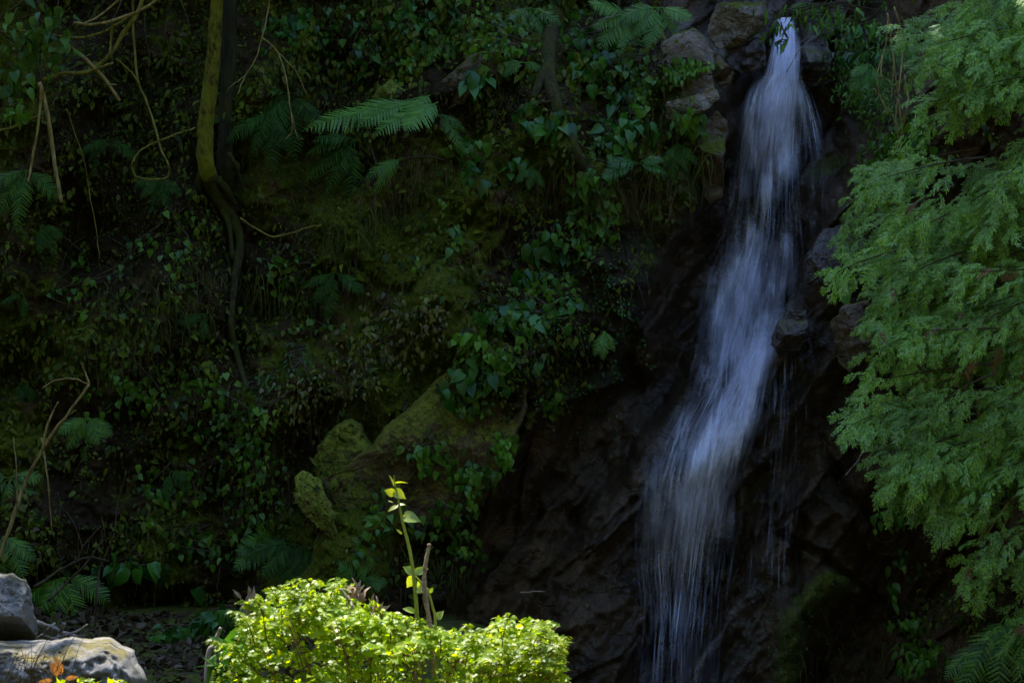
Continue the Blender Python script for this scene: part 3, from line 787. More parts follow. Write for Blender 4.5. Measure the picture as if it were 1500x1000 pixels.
R_('grey_rock', 'large squarish grey rock wedged at the lip beside the top of the waterfall', [(1040, 28), (1050, 6), (1085, 2), (1118, 6), (1128, 30), (1112, 48), (1078, 70), (1056, 74), (1036, 50)], -0.30, 0.26, M_grey, seed=3, facet=.08)
R_('wet_rock', 'wet purplish rock glistening just under the large squarish grey rock', [(1058, 80), (1085, 66), (1112, 52), (1122, 70), (1120, 96), (1100, 112), (1082, 108), (1066, 96)], -0.26, 0.24, M_purple, seed=5, facet=0.14, fscale=3.5)
R_('grey_rock', 'tall leaning grey slab with a clump of green leaves on its face', [(968, 70), (985, 50), (1018, 42), (1040, 60), (1050, 95), (1048, 130), (1015, 150), (980, 165), (968, 130)], -0.28, 0.25, M_grey, seed=9, facet=.08, cuts=(.1, .7))
R_('grey_rock', 'low slanting grey rock directly under the tall leaning slab', [(975, 150), (1010, 140), (1046, 128), (1056, 142), (1030, 165), (1000, 178), (978, 172)], -0.34, 0.24, M_grey, seed=12)
R_('brown_rock', 'narrow grey brown rock between the leaning slab and the wet purplish rock', [(1040, 72), (1058, 84), (1076, 110), (1070, 124), (1052, 128), (1046, 100)], -0.22, 0.2, M_brownrock, seed=15)
R_('brown_rock', 'rounded brown rock below the grey slabs at the edge of the fall', [(1030, 180), (1050, 162), (1066, 178), (1062, 230), (1058, 290), (1040, 300), (1024, 260), (1022, 210)], -0.2, 0.3, M_brownrock, seed=18)
R_('wet_rock', 'dark wet rock on the far side of the water neck by the leafy twigs', [(1172, 60), (1200, 50), (1222, 80), (1216, 120), (1190, 130), (1174, 100)], -0.1, 0.26, M_purple, seed=21, fscale=3.5)
R_('wet_boulder', 'wet black boulder with blue glints that turns the falling water aside', [(1136, 476), (1158, 452), (1180, 456), (1188, 490), (1172, 512), (1140, 520), (1128, 505)], -0.34, 0.30, M_purple, seed=24, facet=0.12, fscale=3)
R_('wet_boulder', 'tall rounded brown boulder standing above the wet black one', [(1180, 370), (1205, 335), (1236, 330), (1240, 380), (1226, 430), (1196, 462), (1176, 440)], -0.05, 0.30, M_purple, seed=27, facet=0.08, fscale=2)
R_('brown_rock', 'knobbly tan rock half behind the cypress sprays beside the fall', [(1216, 470), (1240, 445), (1272, 440), (1285, 480), (1276, 530), (1246, 550), (1222, 520)], -0.15, 0.3, M_brownrock, seed=30, facet=0.12, fscale=3)
R_('mossy_boulder', 'pale green mossy boulder with a rounded top at the foot of the bank', [(458, 690), (466, 655), (488, 626), (512, 612), (530, 622), (548, 660), (560, 700), (552, 760), (505, 775), (466, 735)], -0.30, 0.36, M_mossrock, seed=33, facet=0.06, fscale=1.4, sub=.018, cuts=(.1, .5))
R_('mossy_boulder', 'small yellowish mossy knob jutting out beside the pale green boulder', [(430, 700), (444, 690), (470, 700), (486, 740), (500, 800), (480, 790), (452, 760), (432, 735)], -0.38, 0.28, M_mossrock, seed=36, facet=0.06, fscale=1.6, sub=.018, cuts=(.1, .5))
R_('mossy_outcrop', 'broad mossy rock outcrop rising diagonally across the bank behind the young shoot', [(468, 700), (500, 690), (540, 655), (566, 622), (600, 596), (640, 556), (690, 512), (742, 498), (770, 540), (772, 600), (745, 668), (705, 738), (655, 770), (600, 800), (548, 835), (516, 818), (494, 780)], -0.10, 0.36, M_outcrop, seed=39, facet=0.20, fscale=1.1, sub=0.03, cuts=(0.3, 0.8), cat='rock outcrop', res=(260, 180))
R_('grey_rock', 'small pale rock poking out of the bank above the big fern', [(600, 160), (628, 132), (660, 108), (690, 80), (716, 70), (736, 82), (730, 106), (706, 126), (680, 150), (640, 168)], -0.12, 0.2, M_grey, seed=48, facet=0.06)
R_('mossy_rock', 'mossy lump behind the tuft of grass near the big fern', [(545, 150), (552, 128), (572, 118), (592, 132), (602, 150), (575, 160)], -0.1, 0.2, M_mossrock, seed=51, facet=0.05)

# foreground boulders, much nearer the camera
rock('pale_boulder', 'squared pale grey boulder standing on top of the wide one in the foreground', [(-60, 850), (-30, 838), (20, 841), (40, 848), (50, 880), (56, 925), (52, 945), (20, 952), (-40, 960), (-70, 900)], -6.4, 0.34, M_front, seed=54, facet=0.05, fscale=1.2, cat='boulder', planes=[(0.05, .42, 1.9), (1.57, .12, 1.5), (-1.57, -.1, .45), (-0.8, .8, 1.5)])
rock('pale_boulder', 'wide pale boulder under the squared one in the foreground corner', [(-90, 950), (-20, 936), (60, 938), (110, 934), (160, 934), (195, 950), (212, 985), (226, 1060), (240, 1210), (60, 1230), (-110, 1210)], -6.7, 0.55, M_front, seed=57, facet=0.14, fscale=2.2, sub=.05, cat='boulder', planes=[(-1.57, .55, 2.2), (0.3, .35, 1.2), (-0.9, .55, 1.2), (1.57, .2, .3)])

# ------------------------------------------------------------------ undergrowth, grass and litter on the face (uncountable)
def region_pts(n_, fn, box=(-60, 1560, -60, 1000)):
    px = rng.uniform(box[0], box[1], n_ * 3); py = rng.uniform(box[2], box[3], n_ * 3)
    k = rng.random(n_ * 3) < fn(px, py)
    return px[k][:n_], py[k][:n_]

def bankmask(px, py):
    return np.clip(1 - smooth((px - line_x(py, EDGE_L) + 60) / 70), 0, 1)

def clump(px, py, s, sc_=60, lo=-0.05, hi=0.25):
    return smooth((fbm(px / sc_, py / sc_, s, 4) - lo) / (hi - lo))

mb = MB()
# broad low leaves
def f_(px, py): return bankmask(px, py) * (0.10 + 0.9 * clump(px, py, 5)) * (1 - 0.75 * smooth((px - 380) / 60) * smooth((py - 560) / 60)) + 0.8 * smooth((px - line_x(py, EDGE_R) - 10) / 60) * clump(px, py, 8)
px, py = region_pts(15000, f_)
P_ = at(px, py, Yat(px, py) - rng.uniform(0.01, 0.09, len(px)))
scatter(mb, L_tiny, P_, 0.042, var=0.5, fsp=0.6, dsp=0.8)
px, py = region_pts(5200, f_)
P_ = at(px, py, Yat(px, py) - rng.uniform(0.03, 0.13, len(px)))
scatter(mb, L_oval, P_, 0.055, var=0.5, fsp=0.5, dsp=0.7)
# moss tufts: fine leaflets
px, py = region_pts(26000, lambda x, y: bankmask(x, y) * clump(x, y, 15, 90, -0.1, 0.2) * 0.8)
P_ = at(px, py, Yat(px, py) - rng.uniform(0.0, 0.04, len(px)))
scatter(mb, L_tiny, P_, 0.02, var=0.5, fsp=0.7, dsp=1.0)
# top of the bank
px, py = region_pts(6000, lambda x, y: smooth((150 - y) / 120) * bankmask(x, y) * clump(x, y, 25, 50) , (380, 1040, -60, 200))
P_ = at(px, py, Yat(px, py) - rng.uniform(0.03, 0.16, len(px)))
scatter(mb, L_oval, P_, 0.06, var=0.5)
tag(mb.build('undergrowth', G_under), 'low leafy undergrowth and moss tufts covering the dark bank', 'undergrowth', kind='stuff')

mb = MB()   # small creeping leaves on the black rock in the middle
px, py = region_pts(5500, lambda x, y: np.exp(-(((x - 860) / 75) ** 2 + ((y - 490) / 95) ** 2)) * clump(x, y, 35, 26, -0.1, 0.2), (680, 1020, 300, 700))
P_ = at(px, py, Yat(px, py) - rng.uniform(0.0, 0.05, len(px)))
scatter(mb, L_tiny, P_, 0.024, var=0.4, fsp=0.6, dsp=1.0)
px, py = region_pts(2500, lambda x, y: np.exp(-(((x - 1165) / 60) ** 2 + ((y - 930) / 70) ** 2)) + np.exp(-(((x - 1215) / 25) ** 2 + ((y - 242) / 14) ** 2)) + .3 * np.exp(-(((x - 1230) / 45) ** 2 + ((y - 590) / 60) ** 2)), (1080, 1330, 200, 1000))
P_ = at(px, py, Yat(px, py) - rng.uniform(0.0, 0.02, len(px)))
scatter(mb, L_tiny, P_, 0.016, var=0.4, fsp=0.6, dsp=1.0)
tag(mb.build('creeping_leaves', G_dark), 'tiny creeping leaves clinging to the black rock beside the waterfall', 'ground cover', kind='stuff')

def blades(mb, px, py, length, width, out_=0.25, mat_=0, spread=0.35, off=0.02, sag=0.9, segs=4):
    n_ = len(px)
    base = at(px, py, Yat(px, py) - off)
    Ls = length * rng.uniform(0.5, 1.4, n_)
    t = np.linspace(0, 1, segs + 1)
    d0 = norm(np.stack([rng.normal(0, spread, n_), -np.abs(rng.normal(out_, 0.12, n_)), rng.uniform(0.0, 0.5, n_)], -1))
    dn = norm(np.stack([rng.normal(0, 0.16, n_), rng.normal(-0.05, 0.05, n_), -np.ones(n_)], -1))
    C = base[:, None] + Ls[:, None, None] * (d0[:, None] * (t * (1 - 0.5 * t))[None, :, None] * 0.5 + dn[:, None] * (t ** 1.6)[None, :, None] * sag)
    side = norm(np.stack([np.ones(n_), rng.normal(0, 0.6, n_), rng.normal(0, 0.2, n_)], -1))
    w_ = width * (1 - t) ** 0.7 * 0.5
    V = np.stack([C - side[:, None] * w_[None, :, None], C + side[:, None] * w_[None, :, None]], 2)
    V = V.reshape(n_, -1, 3)
    k = V.shape[1]
    Fq = np.array([[2 * i, 2 * i + 1, 2 * i + 3, 2 * i + 2] for i in range(segs)])
    mb.add(V.reshape(-1, 3), (Fq[None] + (np.arange(n_) * k)[:, None, None]).reshape(-1, 4), mat_)

mb = MB()
px, py = region_pts(3600, lambda x, y: bankmask(x, y) * clump(x, y, 45, 45, 0.0, 0.3) * smooth((y - 60) / 100))
blades(mb, px, py, 0.22, 0.006)
cs = [(540, 150, 26, 90), (500, 330, 40, 120), (330, 390, 45, 160), (420, 430, 30, 110), (250, 440, 50, 120), (640, 830, 26, 130), (960, 160, 26, 60), (1010, 235, 22, 90), (740, 130, 20, 60), (240, 760, 26, 80), (170, 420, 40, 80), (480, 120, 24, 60), (1300, 960, 60, 90)]
for cx, cy, s_, n_ in cs: blades(mb, rng.normal(cx, s_, n_), rng.normal(cy, s_ * 0.5, n_), 0.30, 0.008)
tag(mb.build('grass', G_grass), 'thin drooping grass blades hanging over the bank', 'grass', kind='stuff')

mb = MB()
px, py = region_pts(2600, lambda x, y: bankmask(x, y) * clump(x, y, 55, 40, 0.05, 0.3) * 0.8)
blades(mb, px, py, 0.26, 0.0035, sag=1.1, spread=0.2)
for cx, cy, s_, n_ in [(590, 245, 40, 160), (520, 290, 34, 140), (800, 250, 24, 60), (920, 270, 34, 140), (170, 500, 40, 80), (510, 420, 30, 60)]:
    blades(mb, rng.normal(cx, s_, n_), rng.normal(cy, s_ * 0.4, n_), 0.30, 0.0045, sag=1.2, spread=0.15)
tag(mb.build('hanging_rootlets', G_deadgrass), 'fine brown rootlets and dead grass trailing down the bank', 'rootlets', kind='stuff')

mb = MB()   # fallen leaves
px, py = region_pts(4200, lambda x, y: bankmask(x, y) * (clump(x, y, 65, 50, 0.0, 0.3) * smooth((230 - y) / 120) + 0.06) + np.exp(-(((x - 955) / 22) ** 2 + ((y - 130) / 45) ** 2)) * 3 + np.exp(-(((x - 640) / 60) ** 2 + ((y - 60) / 45) ** 2)) * .6)
P_ = at(px, py, Yat(px, py) - rng.uniform(0.005, 0.03, len(px)))
scatter(mb, L_oval, P_, 0.045, dsp=1.5, fsp=0.7, var=0.4)
gxr = rng.uniform(-3.6, -0.6, 3800); gyr = rng.uniform(-3.6, -0.6, 3800)
gz = np.array([-1.95 - 0.12 * smooth((-3 - y) / 4) for y in gyr]) + 0.10 * fbm(gxr * 0.9, gyr * 0.9, 5, 5) - 0.85 * smooth((gxr + 0.3) / 1.2) * smooth((gyr + 7) / 2.5) + 0.012
scatter(mb, L_oval, np.stack([gxr, gyr, gz], -1), 0.06, down=(0, -1, 0), dsp=1.5, face=(0, 0, 1), fsp=0.5)
tag(mb.build('fallen_leaves', G_litter), 'brown fallen leaves littering the bank and the ground', 'leaf litter', kind='stuff')

# ------------------------------------------------------------------ trees with trunks
def tree_obj(name, label, loc): return thing(name, label, 'tree', loc)

Yt = front(310, 260, 16) - 0.16
t = tree_obj('tree', 'leaning tree with a yellow green mossy trunk rooted on the bank', at(305, 262, Yt))
mb = MB()
tube(mb, pxl([(312, 275, Yt + .25), (305, 255, Yt + .06), (301, 232, Yt), (301, 200, Yt), (304, 160, Yt), (311, 105, Yt), (315, 50, Yt), (318, 0, Yt), (321, -60, Yt - .1), (326, -220, Yt - .3), (322, -420, Yt - .5)], None), [0.062, 0.07, 0.069, 0.064, 0.061, 0.057, 0.052, 0.049, 0.048, 0.045, 0.04], 30, 0.10, k=5, seed=4)
mb.build('trunk', B_moss, t)
for i, (pts, r0) in enumerate([([(300, 250), (306, 275), (322, 300), (335, 330), (340, 380)], .045), ([(308, 255), (318, 290), (340, 320), (352, 352), (346, 400), (338, 470), (348, 520), (362, 570)], .05), ([(296, 255), (290, 272), (300, 300)], .035), ([(318, 262), (334, 280), (345, 300)], .035), ([(335, 225), (346, 245), (352, 262), (356, 282)], .02)]):
    mb = MB(); P_ = pxl([(x, y, (front(x, y, 8) + 0.0 if y > 300 else Yt + 0.02 + 0.004 * (y - 250))) for x, y in pts], None); tube(mb, P_, np.linspace(r0, r0 * 0.35, len(P_)), 9, 0.15, seed=i)
    mb.build('root', B_root, t)

Ct = MB()   # crown, far above the frame
def crown(mbx, c, rad, n_, size, tpl=L_oval):
    nc = 26
    cc = rng.normal(0, 1, (nc, 3)); cc = cc / np.linalg.norm(cc, axis=1)[:, None] * rng.uniform(0.3, 1, (nc, 1)) * np.array(rad) + np.array(c)
    k = rng.integers(0, nc, n_)
    P_ = cc[k] + rng.normal(0, 0.33, (n_, 3)) * np.array(rad) * 0.55
    P_[:, 2] = np.maximum(P_[:, 2], c[2] - rad[2])
    scatter(mbx, tpl, P_, size, face=(0, 0, 1), fsp=0.6, down=(0, 0, -0.3), dsp=1.0)
crown(Ct, (-2.4, 1.0, 5.7), (2.4, 2.0, 1.0), 4200, 0.24)
Ct.build('crown', G_canopy, t)

Y2 = front(345, 150, 10) - 0.02
t = tree_obj('tree', 'dark trunked tree standing right behind the mossy yellow one', at(345, 235, Y2))
mb = MB()
tube(mb, pxl([(330, 275, Y2 + .15), (329, 235, Y2), (331, 180, Y2), (335, 100, Y2), (338, 20, Y2), (342, -120, Y2), (360, -300, Y2 - .2)], None), [0.075, 0.065, 0.055, 0.052, 0.05, 0.05, 0.04], 16, 0.10, k=4, seed=9)
mb.build('trunk', B_dark, t)
mb = MB(); crown(mb, (-4.2, 0.0, 6.2), (2.0, 2.2, 1.0), 3200, 0.24); mb.build('crown', G_canopy, t)

# buttress-like roots in the middle of the bank
def root_obj(name, label, pts, r0, r1, m, cat='root', seg=9, lump=0.15, off=0.0, **k):
    mb = MB(); P_ = pxl([(x, y, front(x, y, 8) - off) for x, y in pts], None)
    tube(mb, P_, np.linspace(r0, r1, len(P_)), seg, lump, **k)
    return tag(mb.build(name, m), label, cat)
root_obj('tree_root', 'thick mossy root forking down between heart shaped leaves', [(812, 20), (806, 60), (804, 95), (810, 140), (826, 180), (845, 225), (858, 262)], 0.07, 0.03, B_root, seed=3, off=-0.045)
root_obj('tree_root', 'short mossy root splitting off under the forked one', [(806, 95), (792, 120), (780, 145)], 0.07, 0.03, B_root, seed=4, off=-0.03)
root_obj('tree_root', 'dead twisted root arching out under the big fern', [(575, 244), (600, 232), (628, 230), (652, 235)], 0.012, 0.005, B_vinedark, lump=0.1, off=0.06)
root_obj('tree_root', 'thin bare root hanging under the big fern', [(538, 192), (545, 220), (552, 242)], 0.014, 0.008, B_vinedark, off=0.05)

# ------------------------------------------------------------------ bare vines and sticks
def vine(name, label, lines, m, cat='vine', dY=0.35, base=None, wob=1.5):
    """lines: list of (pixel points, start radius px, end radius px)"""
    mb = MB()
    for j, (pts, a_, b_) in enumerate(lines):
        Y = base if base is not None else min(front(x, y, 6) for x, y in [(q[0], q[1]) for q in pts]) - dY
        C = catmull(np.array([(q[0], q[1]) for q in pts], float), 7)
        n_ = len(C)
        C = C + wob * np.stack([fbm(np.arange(n_) * 0.5, np.full(n_, j + 3.3), 7 + j, 3), fbm(np.arange(n_) * 0.5, np.full(n_, j + 9.3), 8 + j, 3)], -1)
        Yv = Y + 0.12 * fbm(np.arange(n_) * 0.12, np.full(n_, j * 1.7), 11 + j, 2)
        P_ = at(C[:, 0], C[:, 1], Yv)
        tube(mb, P_, np.linspace(a_, b_, n_) * PXM, 6, 0.12, smoothed=True, seed=j)
    o = mb.build(name, m)
    return tag(o, label, cat)

YV = -0.35
vine('broken_branch', 'long pale broken stick hanging straight down, the longer of the pair', [([(58, 122), (66, 150), (74, 190), (80, 240), (90, 296)], 3.2, 2.6)], B_vine, 'branch', base=YV - .1)
vine('broken_branch', 'shorter pale broken stick beside the longer hanging one', [([(60, 125), (58, 165), (52, 210), (41, 267)], 2.2, 1.6)], B_vine, 'branch', base=YV - .14)
vine('broken_branch', 'slanting broken branch end under the crossing vines', [([(98, 66), (120, 82), (140, 100), (158, 122), (175, 148)], 2.6, 2.4), ([(158, 124), (170, 124)], 1.2, 1)], B_vine, 'branch', base=YV)
vine('vine', 'thick knotted vine running across to the knot of hanging sticks', [([(62, 118), (90, 108), (130, 104), (160, 82), (180, 50), (200, 22), (215, -20)], 2.8, 3.2), ([(160, 82), (162, 60), (165, 30)], 1.6, 1.6), ([(130, 104), (150, 98), (165, 92)], 1.5, 2)], B_vinegreen, base=YV)
vine('vine', 'thin vine looping in a hook near the mossy trunk', [([(194, -20), (195, 40), (202, 115), (215, 150), (228, 190), (236, 220), (246, 240), (246, 258), (225, 263), (200, 258), (194, 240), (205, 222), (230, 208), (262, 195), (285, 188)], 1.8, 1.2), ([(170, 86), (190, 104), (204, 122)], 1.5, 1.2)], B_vinegreen, base=YV + .1)
vine('vine', 'mossy vine curving in low from the frame edge under the sticks', [([(-30, 198), (0, 192), (30, 182), (60, 168)], 2.2, 1.6)], B_vinegreen, base=YV)
vine('vine', 'mossy vine drooping level across below the broken stub', [([(-10, 48), (30, 46), (70, 50), (110, 56), (150, 48), (180, 30), (230, 0), (260, -20)], 2.2, 1.8)], B_vinegreen, base=YV + .15)
vine('broken_branch', 'pale broken stub pointing out level above the crossing vines', [([(108, 34), (140, 36), (170, 28), (205, 16), (240, -8)], 2.3, 2.0), ([(120, 36), (150, 20), (185, -10)], 1.2, 1.6)], B_vine, 'branch', base=YV - .1)
vine('vine', 'loose dark tangle of vines climbing at the frame edge', [([(-10, 40), (20, 62), (45, 90), (58, 120)], 1.6, 1.4), ([(60, 118), (58, 90), (60, 60), (56, 20), (62, -20)], 1.2, 1.2), ([(62, 118), (80, 92), (100, 60), (130, 30), (160, -10)], 1.0, 0.9), ([(10, -10), (30, 25), (48, 70), (56, 112)], 1.0, 1.2), ([(86, -10), (84, 20), (74, 50)], 1.0, 0.8), ([(180, -10), (170, 20), (140, 60), (122, 50)], 0.9, 0.7)], B_vinedark, base=YV)
vine('vine', 'whip thin vine forking in front of the dark hollow beyond the trunk', [([(396, -20), (392, 20), (384, 55), (375, 85), (360, 110), (348, 138)], 1.1, 0.8), ([(384, 55), (405, 75), (418, 110), (424, 150), (428, 190), (418, 205)], 1.1, 0.7), ([(360, 110), (340, 125), (332, 135)], 0.7, 0.5), ([(424, 150), (428, 170), (435, 200), (445, 205)], 0.5, 0.4), ([(405, 75), (430, 100), (450, 138)], 0.7, 0.5)], B_vine, base=YV + .35)
vine('vine', 'thin yellowish vine slung in an arc below the mossy trunk', [([(352, 320), (375, 335), (400, 346), (425, 342), (448, 334), (470, 330)], 1.6, 1.3)], B_vinegreen, dY=.08)
vine('vine', 'slender vine trailing down the middle of the dark bank', [([(98, 160), (108, 190), (125, 240), (132, 290), (140, 330), (146, 380)], 0.9, 0.7)], B_vinegreen, dY=.08)
vine('vine', 'hair thin vines drooping beside the looped one', [([(214, -10), (212, 30), (215, 60), (219, 84), (214, 92)], 0.6, 0.4), ([(252, -10), (246, 20), (242, 45), (239, 66)], 0.6, 0.4), ([(262, -10), (275, 30), (280, 60), (268, 96)], 0.6, 0.5)], B_vinedark, base=YV + .3)
vine('bare_shrub', 'bare forked sapling bending at the top in the dark corner', [([(-20, 860), (5, 800), (25, 740), (45, 690), (70, 645), (100, 605), (131, 563)], 3.0, 1.8), ([(131, 563), (125, 547), (119, 532)], 1.4, 0.9), ([(131, 563), (110, 555), (85, 556), (62, 568)], 1.3, 0.8), ([(62, 660), (70, 620), (85, 588)], 1.8, 1.0), ([(25, 738), (24, 690), (20, 640)], 1.2, 0.7), ([(60, 640), (70, 700), (76, 778)], 1.2, 0.8)], B_vine, 'shrub', base=-1.1)
vine('bare_shrub', 'arching bare twigs crossing low in front of the small alcove', [([(50, 860), (80, 840), (110, 822), (135, 816), (160, 822)], 2.2, 1.0), ([(70, 880), (95, 855), (120, 832), (140, 805), (150, 790)], 1.8, 0.8), ([(138, 940), (140, 890), (145, 840), (155, 812), (168, 780)], 1.8, 1.0), ([(112, 822), (125, 795), (148, 770)], 1.0, 0.6), ([(92, 838), (84, 790), (88, 750), (85, 720)], 0.7, 0.5), ([(110, 822), (120, 800), (105, 760), (82, 735)], 0.7, 0.5), ([(168, 780), (172, 740), (185, 690)], 0.8, 0.5)], B_vinedark, 'shrub', base=-1.3)
vine('vine', 'thin pale vine dangling over the mossy knob', [([(560, 600), (548, 560), (535, 520), (505, 455), (470, 450)], 0.6, 0.5), ([(420, 690), (424, 730), (424, 760)], 0.8, 0.6), ([(520, 600), (500, 560), (478, 530)], 0.6, 0.5)], B_vinedark, dY=.05)
vine('hanging_roots', 'bundle of tan roots dangling beside the cypress branches', [([(1300, 20), (1305, 60), (1312, 110), (1318, 160), (1322, 200)], 1.2, 0.9), ([(1310, 10), (1322, 60), (1318, 120), (1312, 175), (1318, 215)], 1.2, 0.8), ([(1325, 110), (1330, 150), (1322, 190), (1318, 225)], 1.5, 0.9), ([(1295, 120), (1290, 100), (1298, 60), (1300, 30)], 1.0, 0.8), ([(1280, 130), (1300, 160), (1316, 186)], 0.8, 0.7), ([(1292, 80), (1285, 120), (1300, 170)], 0.8, 0.6), ([(1316, 40), (1310, 90), (1305, 150)], 0.8, 0.6)], B_vine, 'roots', base=-1.15)
vine('twig', 'curved bare twig hanging from the cypress over the wet rock', [([(1268, 642), (1262, 665), (1252, 680), (1238, 696)], 0.8, 0.5)], B_twig, base=-1.0)
vine('twig', 'short reddish twig lying on the dark wet slab', [([(762, 868), (780, 866), (798, 865)], 1.2, 0.8)], B_dry, dY=.05)
vine('stick', 'driftwood stick leaning against the rock in the water neck', [([(1152, 106), (1168, 78), (1192, 52)], .7, .9)], B_twig, dY=.42)

# ------------------------------------------------------------------ leafy vines and small shrubs on the face
def leafy(name, label, spots, m, tpl=L_heart, stem=B_vinedark, cat='plant', group=None, face=(0, -0.85, 0.6), fsp=0.33, down=(0, -0.3, -1), dsp=0.38, lift=(0.05, 0.16), base=None, var=0.35):
    """spots: (px, py, spread x, spread y, leaf count, leaf length px)"""
    c = spots[0]
    yb = (base if base is not None else front(c[0], c[1], 12)) - 0.02
    t = thing(name, label, cat, at(c[0], c[1] - c[3], yb), group)
    lf, st = MB(), MB()
    for cx, cy, sx, sy, n_, sz in spots:
        n_ = int(n_ * 1.5) if base is None and n_ > 7 else n_
        px = cx + np.clip(rng.normal(0, 0.55, n_), -1.2, 1.2) * sx; py = cy + np.clip(rng.normal(0, 0.55, n_), -1.2, 1.2) * sy
        y0 = (Yat(px, py) if base is None else np.full(n_, base)) - rng.uniform(lift[0], lift[1], n_)
        P_ = at(px, py, y0)
        ks = sz * PXM * (0.76 if base is None else (CAMD + base) / CAMD)
        hv = rng.random(n_) < (.55 if tpl is L_heart else 0)
        for t2, sel in ((tpl, ~hv), (L_ovate, hv)):
            scatter(lf, t2, P_[sel], ks, mat_=0, face=face, fsp=fsp * 1.35, down=down, dsp=dsp * 1.2, var=var)
        # stems that join the leaves
        k = max(1, min(5, n_ // 6))
        for j in range(k):
            sel = np.sort(rng.choice(n_, min(n_, 4), replace=False)); sel = sel[np.argsort(py[sel])]
            a0 = np.array([cx + rng.normal(0, sx * .3), cy - sy * 1.1])
            pts = [a0] + [np.array([px[i], py[i]]) for i in sel]
            W = np.array([at(q[0], q[1], (float(Yat(q[0], q[1])[0]) if base is None else base) - 0.04) for q in pts])
            st = MB(); tube(st, W, np.linspace(0.006, 0.003, len(W)), 4, k=3); st.build('stem', stem, t)
    lf.build('leaves', m, t)
    return t

leafy('leafy_vine', 'spray of the largest heart shaped leaves hanging under the forked root', [(790, 172, 45, 22, 16, 33)], G_dark, fsp=.25)
leafy('leafy_vine', 'small cluster of heart shaped leaves hung from the pale poking rock', [(705, 118, 24, 20, 9, 28)], G_dark)
leafy('leafy_vine', 'dense curtain of heart shaped leaves beside the grey slabs', [(880, 80, 60, 45, 36, 24), (915, 170, 42, 40, 34, 24), (850, 45, 40, 25, 16, 22)], G_dark)
leafy('leafy_vine', 'pale rounded leaves on a short stalk left of the wide leaf curtain', [(690, 212, 22, 14, 8, 22), (652, 216, 10, 6, 3, 16)], G_mid)
leafy('leafy_vine', 'few heart shaped leaves dangling below the rounded pale ones', [(695, 246, 22, 16, 9, 24), (755, 245, 18, 14, 7, 20)], G_dark)
leafy('leafy_vine', 'leafy sprig reaching out in front of the brown rock below the grey slabs', [(1000, 178, 34, 18, 20, 20), (1022, 185, 14, 14, 5, 26)], G_mid)
leafy('leafy_vine', 'trailing string of bright heart shaped leaves down the mid bank', [(865, 265, 34, 30, 26, 21), (885, 325, 30, 22, 14, 20), (850, 300, 12, 40, 10, 16)], G_mid)
leafy('leafy_vine', 'glossy drooping oval leaves in the centre of the rock face', [(800, 360, 30, 30, 16, 30), (765, 400, 26, 14, 9, 24), (815, 415, 12, 12, 3, 30)], G_dark, tpl=L_oval)
leafy('leafy_vine', 'row of pointed leaves along the rock below the glossy oval ones', [(780, 455, 50, 22, 26, 24), (722, 445, 16, 14, 5, 22), (835, 440, 16, 12, 5, 16)], G_dark)
leafy('leafy_vine', 'bright green cluster at the upper tip of the slanting mossy slab', [(688, 496, 20, 14, 18, 18), (735, 520, 24, 14, 18, 20)], G_bright)
leafy('leafy_vine', 'deep green pointed leaves on the upper end of the slanting slab', [(700, 552, 34, 24, 20, 25), (655, 575, 16, 14, 6, 24)], G_dark)
leafy('leafy_vine', 'two bright drooping sprigs at the corner of the squared brown rock', [(738, 645, 16, 10, 10, 18), (742, 668, 14, 12, 12, 18), (722, 650, 8, 10, 3, 16)], G_bright)
leafy('leafy_vine', 'small leaf sprig on the black rock near the tiny creeping leaves', [(810, 588, 16, 10, 8, 16), (812, 606, 10, 10, 7, 12)], G_mid)
leafy('leafy_vine', 'drooping leaf pair low in the black hollow of the rock', [(800, 526, 10, 8, 4, 22)], G_dark)
leafy('leafy_vine', 'scattered ivy over the lower face of the brown rock', [(630, 668, 34, 26, 30, 15), (690, 700, 26, 22, 30, 15), (715, 690, 20, 12, 8, 24), (690, 740, 14, 18, 12, 13)], G_mid)
leafy('leafy_vine', 'ivy patch hanging behind the lone upright shoot', [(560, 755, 24, 34, 24, 15), (650, 770, 40, 30, 46, 14), (680, 810, 24, 26, 22, 14), (530, 810, 20, 20, 16, 13)], G_mid)
leafy('leafy_vine', 'long cascade of small leaves falling from the leaf curtain to the slab tip', [(935, 120, 30, 30, 40, 14), (900, 210, 36, 26, 50, 15), (875, 300, 36, 34, 50, 14), (850, 365, 34, 24, 36, 14), (800, 415, 40, 24, 36, 14), (755, 470, 36, 20, 36, 14), (705, 520, 36, 18, 30, 13), (690, 590, 26, 20, 20, 13)], G_mid)
leafy('leafy_vine', 'few heart leaves dotted beside the yellow mossy overhang', [(660, 345, 14, 16, 9, 18), (650, 300, 10, 10, 4, 12), (610, 385, 12, 8, 4, 12)], G_mid)
leafy('leafy_vine', 'single large leaf trio at the rim of the cypress beside the brown rock', [(1238, 420, 12, 8, 5, 27)], G_bright, lift=(.3, .4))
leafy('leafy_vine', 'scattered green leaves on the bank beneath the hooked vine', [(190, 555, 60, 40, 60, 13), (210, 580, 30, 20, 16, 16)], G_mid)
leafy('leafy_vine', 'scattered green leaves low on the bank beside the mossy knob', [(330, 620, 60, 50, 70, 13), (370, 670, 40, 40, 36, 13), (290, 560, 40, 20, 18, 12)], G_mid)
leafy('leafy_vine', 'sparse leaves strung across the darkest foot of the bank', [(250, 720, 60, 40, 44, 14), (290, 800, 60, 30, 34, 14), (360, 750, 40, 30, 30, 12)], G_mid)
leafy('leafy_vine', 'broad dark leaves overhanging the small alcove', [(190, 830, 40, 16, 15, 29), (280, 880, 12, 14, 4, 27)], G_dark)
